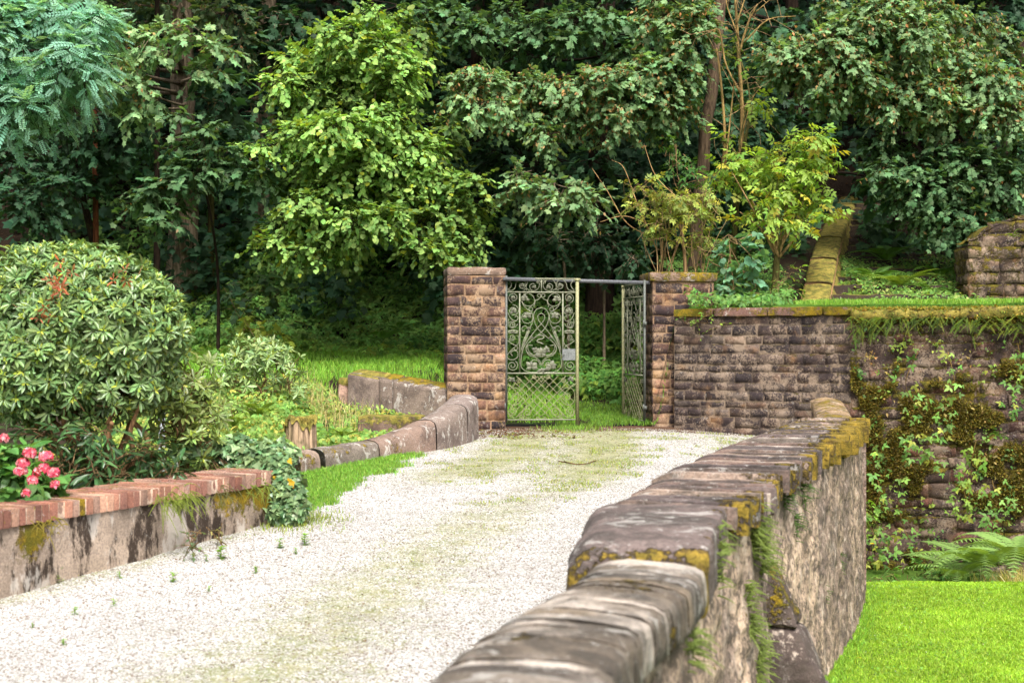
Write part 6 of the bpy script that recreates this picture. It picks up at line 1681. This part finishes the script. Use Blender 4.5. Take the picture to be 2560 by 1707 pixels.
# grass -----------------------------------------------------------------
mb = MB()
P = region(52000, -9.5, .9, 19.7, 24.6, lambda x, y: np.where(x < -.95, 1, np.where(y > 19.6, 1, 0)) * (.35 + .65 * sstep(.3, .55, fbm(np.stack([x, y, 0 * x], 1) * 1.2, 15))))
m = len(P); blades(mb, P, .11, .011, .7, a4(tints(m, (.24, .47, .05), .22, (.34, .48, .08), .12)))
P = region(9000, .6, 2.15, 19.5, 22.2, lambda x, y: .25 + .75 * sstep(.45, .6, fbm(np.stack([x, y, 0 * x], 1) * 1.6, 16))); m = len(P)
blades(mb, P, .06, .010, .7, a4(tints(m, (.15, .28, .03), .25)))
o = mb.build('meadow_grass', M_GRASS); o['kind'] = 'stuff'
mb = MB()
def inl(x, y): return (x > xr(y) + .28)
P = region(230000, 2.2, 6.6, 9.2, 15.4, lambda x, y: inl(x, y) * (x < .385 * y + .3), lawn_z); m = len(P)
kk = (.45 + .6 * fbm(P * 1.1, 44) + .5 * fbm(P * 5, 45))[:, None] * np.array([[1, 1, 1]]); P = P - np.array([[0, 0, .012]]) * (1 - fbm(P * 7, 46)[:, None])
blades(mb, P, .036 * (.6 + .9 * fbm(P * 2.2, 47)), .0085, .8, a4(np.clip(tints(m, (.31, .50, .034), .2, (.42, .54, .08), .2) * kk, 0, 1)))
P = region(26000, 4.0, 9.5, 9.2, 15.4, lambda x, y: (x >= .385 * y + .3) * 1.0, lawn_z); m = len(P)
blades(mb, P, .04, .014, .8, a4(tints(m, (.31, .50, .034), .2)))
yy = rng.uniform(9.2, 14.6, 5200); i_ = np.clip(np.searchsorted(Q[:, 1], yy), 0, len(Q) - 1); xx = Q[i_, 0] + R_[i_, 0] * (Q[i_, 3] / 2) + np.abs(rng.normal(0, .09, 5200))
P = np.stack([xx, yy, lawn_z(xx, yy)], 1); blades(mb, P, .055, .008, .8, a4(tints(5200, (.24, .42, .04), .3)))
o = mb.build('lawn_grass', M_GRASS); o['kind'] = 'stuff'
mb = MB(); P = region(420, 2.6, 7.5, 9.2, 14.8, lambda x, y: inl(x, y) * sstep(.45, .6, fbm(np.stack([x, y, 0 * x], 1) * 1.5, 48)), lawn_z); m = len(P); P[:, 2] += .045
scatter(mb, L_OVAL, P, rng.normal(0, 1, (m, 3)) * np.array([1, 1, .3]), rng.normal(0, .3, (m, 3)) + np.array([0, -.3, 1]), .014, tints(m, (.55, .56, .48), .15))
blades(mb, P - np.array([[0, 0, .045]]), .05, .004, .3, a4(tints(m, (.2, .35, .05), .2)))
P = region(9000, 2.6, 6.6, 9.2, 15.0, lambda x, y: inl(x, y) * sstep(.52, .62, fbm(np.stack([x, y, 0 * x], 1) * 2.3, 49)), lawn_z); m = len(P); P[:, 2] += .02
scatter(mb, L_TRIF, P, rng.normal(0, 1, (m, 3)) * np.array([1, 1, .2]), rng.normal(0, .3, (m, 3)) + np.array([0, -.2, 1]), .035, tints(m, (.20, .36, .06), .25))
o = mb.build('lawn_clover', M_GRASS); o['kind'] = 'stuff'
mb = MB(); P = region(3000, 9.5, 15, 8, 15, None, lawn_z); m = len(P); blades(mb, P, .045, .02, .8, a4(tints(m, (.31, .50, .034), .2)))
o = mb.build('lawn_edge_grass', M_GRASS); o['kind'] = 'stuff'
mb = MB()
P = region(42000, 2.6, 10, 17.0, 20.4, lambda x, y: (y > 18.05 - .3 * (x - 4.6) * (x > 4.3)) * (x > 3.9))
m = len(P); blades(mb, P, .07, .011, .6, a4(tints(m, (.22, .42, .05), .2, (.32, .44, .10), .2)))
o = mb.build('terrace_grass', M_GRASS); o['kind'] = 'stuff'
mb = MB()
def gp_edge(x, y):
    q = x - xl(y)
    lim = np.interp(y, [11.4, 12.0, 12.6, 13.4, 14.4, 15.2, 15.8], [.10, .40, .66, .95, 1.20, .95, .50])
    return (q > .02) * (q < lim - .12 + .75 * (fbm(np.stack([x, y, 0 * x], 1) * 3.2, 18) - .5) + rng.normal(0, .05, len(x))) * 1.0
P = region(70000, -2.6, -.3, 11.4, 16.1, gp_edge, path_z); m = len(P)
blades(mb, P, .055, .008, .6, a4(tints(m, (.19, .38, .045), .25, (.30, .40, .08), .2)))
P = region(150000, -3.4, 3.6, 7.5, 18.9, lambda x, y: (path_col(x, y)[:, 3] > .30) * sstep(.55, .61, fbm(np.stack([x, y, 0 * x], 1) * 4.2, 19, 4)) * np.where(y < 12.5, .10, .9) * (x > xl(y) + .1) * (x < xr(y)) * sstep(8, 13.5, y), path_z); m = len(P)
blades(mb, P, .028, .006, 1.0, a4(tints(m, (.27, .34, .06), .3, (.36, .32, .13), .25)))
P = region(5200, -.5, 2.0, 18.4, 19.5, lambda x, y: np.exp(-((x - .80) / .30) ** 2 - ((y - 19.1) / .3) ** 2), path_z); m = len(P)
blades(mb, P, .07, .008, .8, a4(tints(m, (.20, .36, .045), .25)))
P = region(5000, -2.6, -1.3, 11.0, 12.3, lambda x, y: (x > xl(y) + .2) * np.exp(-(((x + 1.75) / .28) ** 2 + ((y - 11.6) / .35) ** 2)), path_z); m = len(P)
blades(mb, P, .05, .007, .8, a4(tints(m, (.26, .32, .06), .25)))
o = mb.build('drive_grass', M_GRASS); o['kind'] = 'stuff'
mb = MB()   # dry seed-headed grass in the garden and at the moat wall
P = region(1500, -3.2, -1.7, 17.2, 19.4, lambda x, y: np.exp(-(((x + 2.45) / .55) ** 2 + ((y - 18.2) / .8) ** 2))); m = len(P)
blades(mb, P, .36, .009, .35, a4(tints(m, lin(214, 190, 140), .2, (.25, .32, .08), .35)))
P = region(4000, 4.6, 9.5, 15.0, 15.9, lambda x, y: sstep(5.0, 5.5, x), lawn_z); m = len(P)
blades(mb, P, .24, .009, 1.2, a4(tints(m, lin(226, 204, 160), .2, (.25, .32, .10), .2)), cdir=(-.6, -.5, 0))
o = mb.build('dry_grass', M_GRASS); o['kind'] = 'stuff'
# weedy garden carpet under the shrubs
mb = MB()
bank(24000, -4.6, -1.0, 13.0, 19.3, .42, L_OVAL, .055, (.24, .37, .08), lambda x, y: (x < xl(y) - .25) * 1.0, (.42, .38, .08), .22, 10)
bank(7000, -6, -1.9, 10.6, 14.0, .25, L_OVAL, .065, (.17, .28, .06), lambda x, y: (x < xl(y) - .7) * 1.0, (.30, .34, .08), .15, 11)
bank(3600, -2.9, -1.0, 14.8, 18.0, .24, L_TRIF, .10, (.20, .35, .07), lambda x, y: (x < xl(y) - .2) * 1.0, None, 0, 13)
o = mb.build('garden_weeds', M_LEAF_SOFT); o['kind'] = 'stuff'
# undergrowth on the steps and at the terrace edge
mb = MB()
bank(5200, 5.2, 7.3, 20.5, 23.2, .26, L_OVAL, .06, (.16, .29, .06), None, (.3, .34, .1), .1, 15)
bank(700, 4.95, 5.25, 20.3, 22.6, .15, L_OVAL, .05, (.16, .25, .04), None, None, 0, 16)
offramp = lambda x, y: (np.abs(x - np.interp(y, BQ[:, 1], BQ[:, 0])) > .42) * 1.0
bank(4500, 2.4, 4.7, 19.0, 23.5, .42, L_OVAL, .07, (.13, .26, .055), lambda x, y: offramp(x, y) * (x < 4.25), (.16, .26, .05), .1, 17)
bank(2500, 2.4, 9, 23.5, 28, .5, L_MAPLE, .13, (.04, .10, .035), offramp, None, 0, 18)
o = mb.build('stair_weeds', M_LEAF_SOFT); o['kind'] = 'stuff'

# pebbles lying loose on the drive ---------------------------------------
n = 120000
y = 5.2 + 14 * rng.random(n) ** 1.25; x = xl(y) + .1 + (xr(y) - xl(y)) * rng.random(n)
vis = (x > -.37 * y - .2)
x, y = x[vis], y[vis]; n = len(x)
P = np.stack([x, y, path_z(x, y) + .002], 1)
oct_ = np.array([[1, 0, 0], [0, 1, 0], [-1, 0, 0], [0, -1, 0], [0, 0, 1], [0, 0, -1.]])
of = np.array([[0, 1, 4], [1, 2, 4], [2, 3, 4], [3, 0, 4], [1, 0, 5], [2, 1, 5], [3, 2, 5], [0, 3, 5]])
sc3 = rng.uniform(.5, 1.0, (n, 1, 3)) * np.array([1, 1, .65]) * rng.uniform(.0045, .0115, (n, 1, 1))
a = rng.uniform(0, 6.28, n); ca, sa = np.cos(a)[:, None], np.sin(a)[:, None]
V = oct_[None] * sc3 * rng.uniform(.75, 1.25, (n, 6, 1)); V = np.stack([V[..., 0] * ca - V[..., 1] * sa, V[..., 0] * sa + V[..., 1] * ca, V[..., 2]], -1) + P[:, None]
A = path_col(x, y)[:, 3]
C = np.where((rng.random(n) < .06 + .10 * A)[:, None], lin(120, 96, 74)[None] * rng.uniform(.5, 1.3, (n, 1)), np.array([[.68, .67, .65]]) * rng.uniform(.5, 1.1, (n, 1)))
C = C * (1 - .38 * np.clip(A, 0, 1)[:, None] * np.array([[.75, .8, 1.25]]))
k = rng.random(n) > .55 * A
mb = MB(); V = V[k]; C = C[k]; n = len(V)
mb.add(V.reshape(-1, 3), (of[None] + (np.arange(n) * 6)[:, None, None]).reshape(-1, 3), np.repeat(np.clip(C, 0, 1), 6, 0))
o = mb.build('loose_gravel', M_PEB); o['kind'] = 'stuff'
# brown leaves fallen before the gate
mb = MB(); n = 420; x = rng.normal(.15, .45, n); y = rng.uniform(17.6, 19.1, n); k = (x > -.6) & (x < 1.8); x, y = x[k], y[k]; n = len(x)
scatter(mb, L_OVAL, np.stack([x, y, path_z(x, y) + .008], 1), rng.normal(0, 1, (n, 3)) * np.array([1, 1, .3]), rng.normal(0, .3, (n, 3)) + np.array([0, 0, 1]), rng.uniform(.03, .06, n), tints(n, (.13, .06, .035), .35))
o = mb.build('fallen_leaves', M_LEAF_SOFT); o['kind'] = 'stuff'

# weeds standing in the gravel ------------------------------------------
def weed(label, px, py, h, n, col=(.20, .36, .04)):
    d = 9.0
    for _ in range(30):
        p = W(px, py, d); zz = path_z(np.array([p[0]]), np.array([d]))[0]; d = (EYE - zz) * FPX / (py - HOR)
    b = W(px, py, d); mb = MB()
    for k in range(n):
        z = h * k / n; a = rng.uniform(0, 6.28, 3)
        scatter(mb, L_OVAL, np.repeat((b + np.array([0, 0, z]))[None], 3, 0), np.stack([np.cos(a), np.sin(a), np.full(3, .5)], 1), np.stack([-np.cos(a) * .4, -np.sin(a) * .4, np.ones(3)], 1), h * .55, tints(3, col, .2))
    tube(mb, [b, b + np.array([0, 0, h])], .003, 4, (*col, 0))
    tag(mb.build('weed', M_LEAF_SOFT, None, False, loc=b), label, 'weed', 'weeds sprouting from the gravel')
for (px, py, h, n, lb_) in ((553, 1398, .10, 6, 'tallest dark green weed standing alone on the white gravel'), (432, 1372, .12, 6, 'pale green weed against the foot of the brick-topped wall, under the hanging moss'), (143, 1455, .10, 5, 'weed at the foot of the brick-topped wall between black streaks'),
                        (700, 1370, .08, 5, 'thin upright weed among the sparse tufts beyond the tall dark one'), (762, 1362, .09, 5, 'bushy weed farthest along the pale wheel track'), (433, 1455, .07, 5, 'weed on the white gravel midway between wall and wheel track'), (516, 1402, .05, 4, 'small flat weed beside the tall dark weed'),
                        (483, 1400, .05, 4, 'seedling between wall and tall dark weed'), (285, 1515, .05, 4, 'bright weed low on the white gravel'), (188, 1535, .05, 4, 'thin pale weed on the near white gravel'), (640, 1432, .05, 5, 'broad flat grass tuft on the pale wheel track'), (523, 1478, .04, 4, 'tiny tuft below the flat weeds'),
                        (82, 1568, .03, 4, 'tiny dark seedling near the corner of the view'), (160, 1612, .04, 4, 'flat weed on the nearest gravel'), (740, 1385, .05, 5, 'grassy patch of weed near the ivy'), (300, 1445, .05, 4, 'thin seedling a step out from the brick-topped wall')):
    weed(lb_, px, py, h * 1.0, n)
# thin stuff at the brick wall: hanging grass tufts and bushy weeds
def wtuft(label, px, py, d, n, h, col, down=True, group='tufts growing on the brick-topped wall'):
    b = W(px, py, d); mb = MB()
    P = b + rng.normal(0, 1, (n, 3)) * np.array([.06, .03, .03])
    for k in range(n):
        D = np.array([rng.normal(.3, .5), rng.normal(-.5, .3), rng.uniform(-.6, .5)])
        frond(mb, P[k], D, h * rng.uniform(.6, 1.2), h * .10, col, arch=.8)
    tag(mb.build('wall_fern', M_LEAF_SOFT, None, False, loc=b), label, 'fern', group)
wtuft('wide yellow-green fern tuft hanging from the brick coping', 430, 1250, 10.25, 46, .13, (.27, .33, .05))
wtuft('second yellow-green fern tuft on the brick coping, next to the wide one', 475, 1240, 10.4, 30, .11, (.27, .33, .05))
wtuft('fern tuft on the brick coping near the ivy', 648, 1215, 11.2, 26, .10, (.26, .32, .05))
wtuft('brownish moss tuft under the brick coping between the fern tufts', 560, 1225, 10.8, 24, .08, (.18, .17, .06))
wtuft('golden moss tuft on the brick coping near the hydrangea', 120, 1310, 9.2, 30, .06, (.34, .27, .04))
clump('wall_weed', 'grey-green weed leaning on the foot of the brick-topped wall', 'weed', [(480, 1340, 10.2, 20, 24), (490, 1362, 10.15, 16, 12)], L_OVAL, .035, (.13, .20, .09), 10)
clump('wall_weed', 'dry grassy weed at the wall foot near the ivy', 'weed', [(555, 1340, 10.7, 18, 18), (545, 1322, 10.7, 14, 14)], L_OVAL, .03, (.24, .26, .10), 9)
# fallen twig on the drive
mb = MB(); pts = [W(1396, 1141, 15.3), W(1418, 1151, 15.2), W(1440, 1155, 15.1), W(1465, 1152, 15.15), W(1490, 1138, 15.4)]
for p in pts: p[2] = path_z(p[:1], p[1:2])[0] + .02
tube(mb, crspline(pts, 6), np.full(25, .006), 5, (*lin(96, 70, 54), 0)); tube(mb, [pts[2], pts[2] + np.array([-.12, .12, .02])], .004, 4, (*lin(96, 70, 54), 0))
tag(mb.build('fallen_twig', M_BARK, None, True), 'thin curved fallen twig lying on the gravel before the gate', 'twig')
for (px, py, lb_) in ((2130, 1620, 'yellow flower on the lawn, the one farther from the lower edge'), (2146, 1642, 'yellow flower on the lawn, the one nearer the lower edge'), (2180, 1358, 'orange hawkweed flower on a thin stalk before the moat wall')):
    d = 12.5 if py > 1500 else 16.2
    if py > 1500:
        d = (EYE - (EYE - 2.46)) * FPX / (py - HOR)
    p = W(px, py, d); mb = MB(); a = np.linspace(0, 6.28, 14)[:-1]
    scatter(mb, L_OVAL, np.repeat(p[None], 13, 0), np.stack([np.cos(a), np.sin(a), 0 * a + .2], 1), np.repeat(np.array([[0, -.4, 1.0]]), 13, 0), .024, tints(13, lin(250, 196, 20), .1))
    tube(mb, [p, p + np.array([.02, .02, -.10 if py > 1500 else -.3])], .002, 4, (.1, .2, .03, 0))
    tag(mb.build('yellow_flower', M_PETAL, None, False, loc=p), lb_, 'flower', 'yellow flowers in the grass')
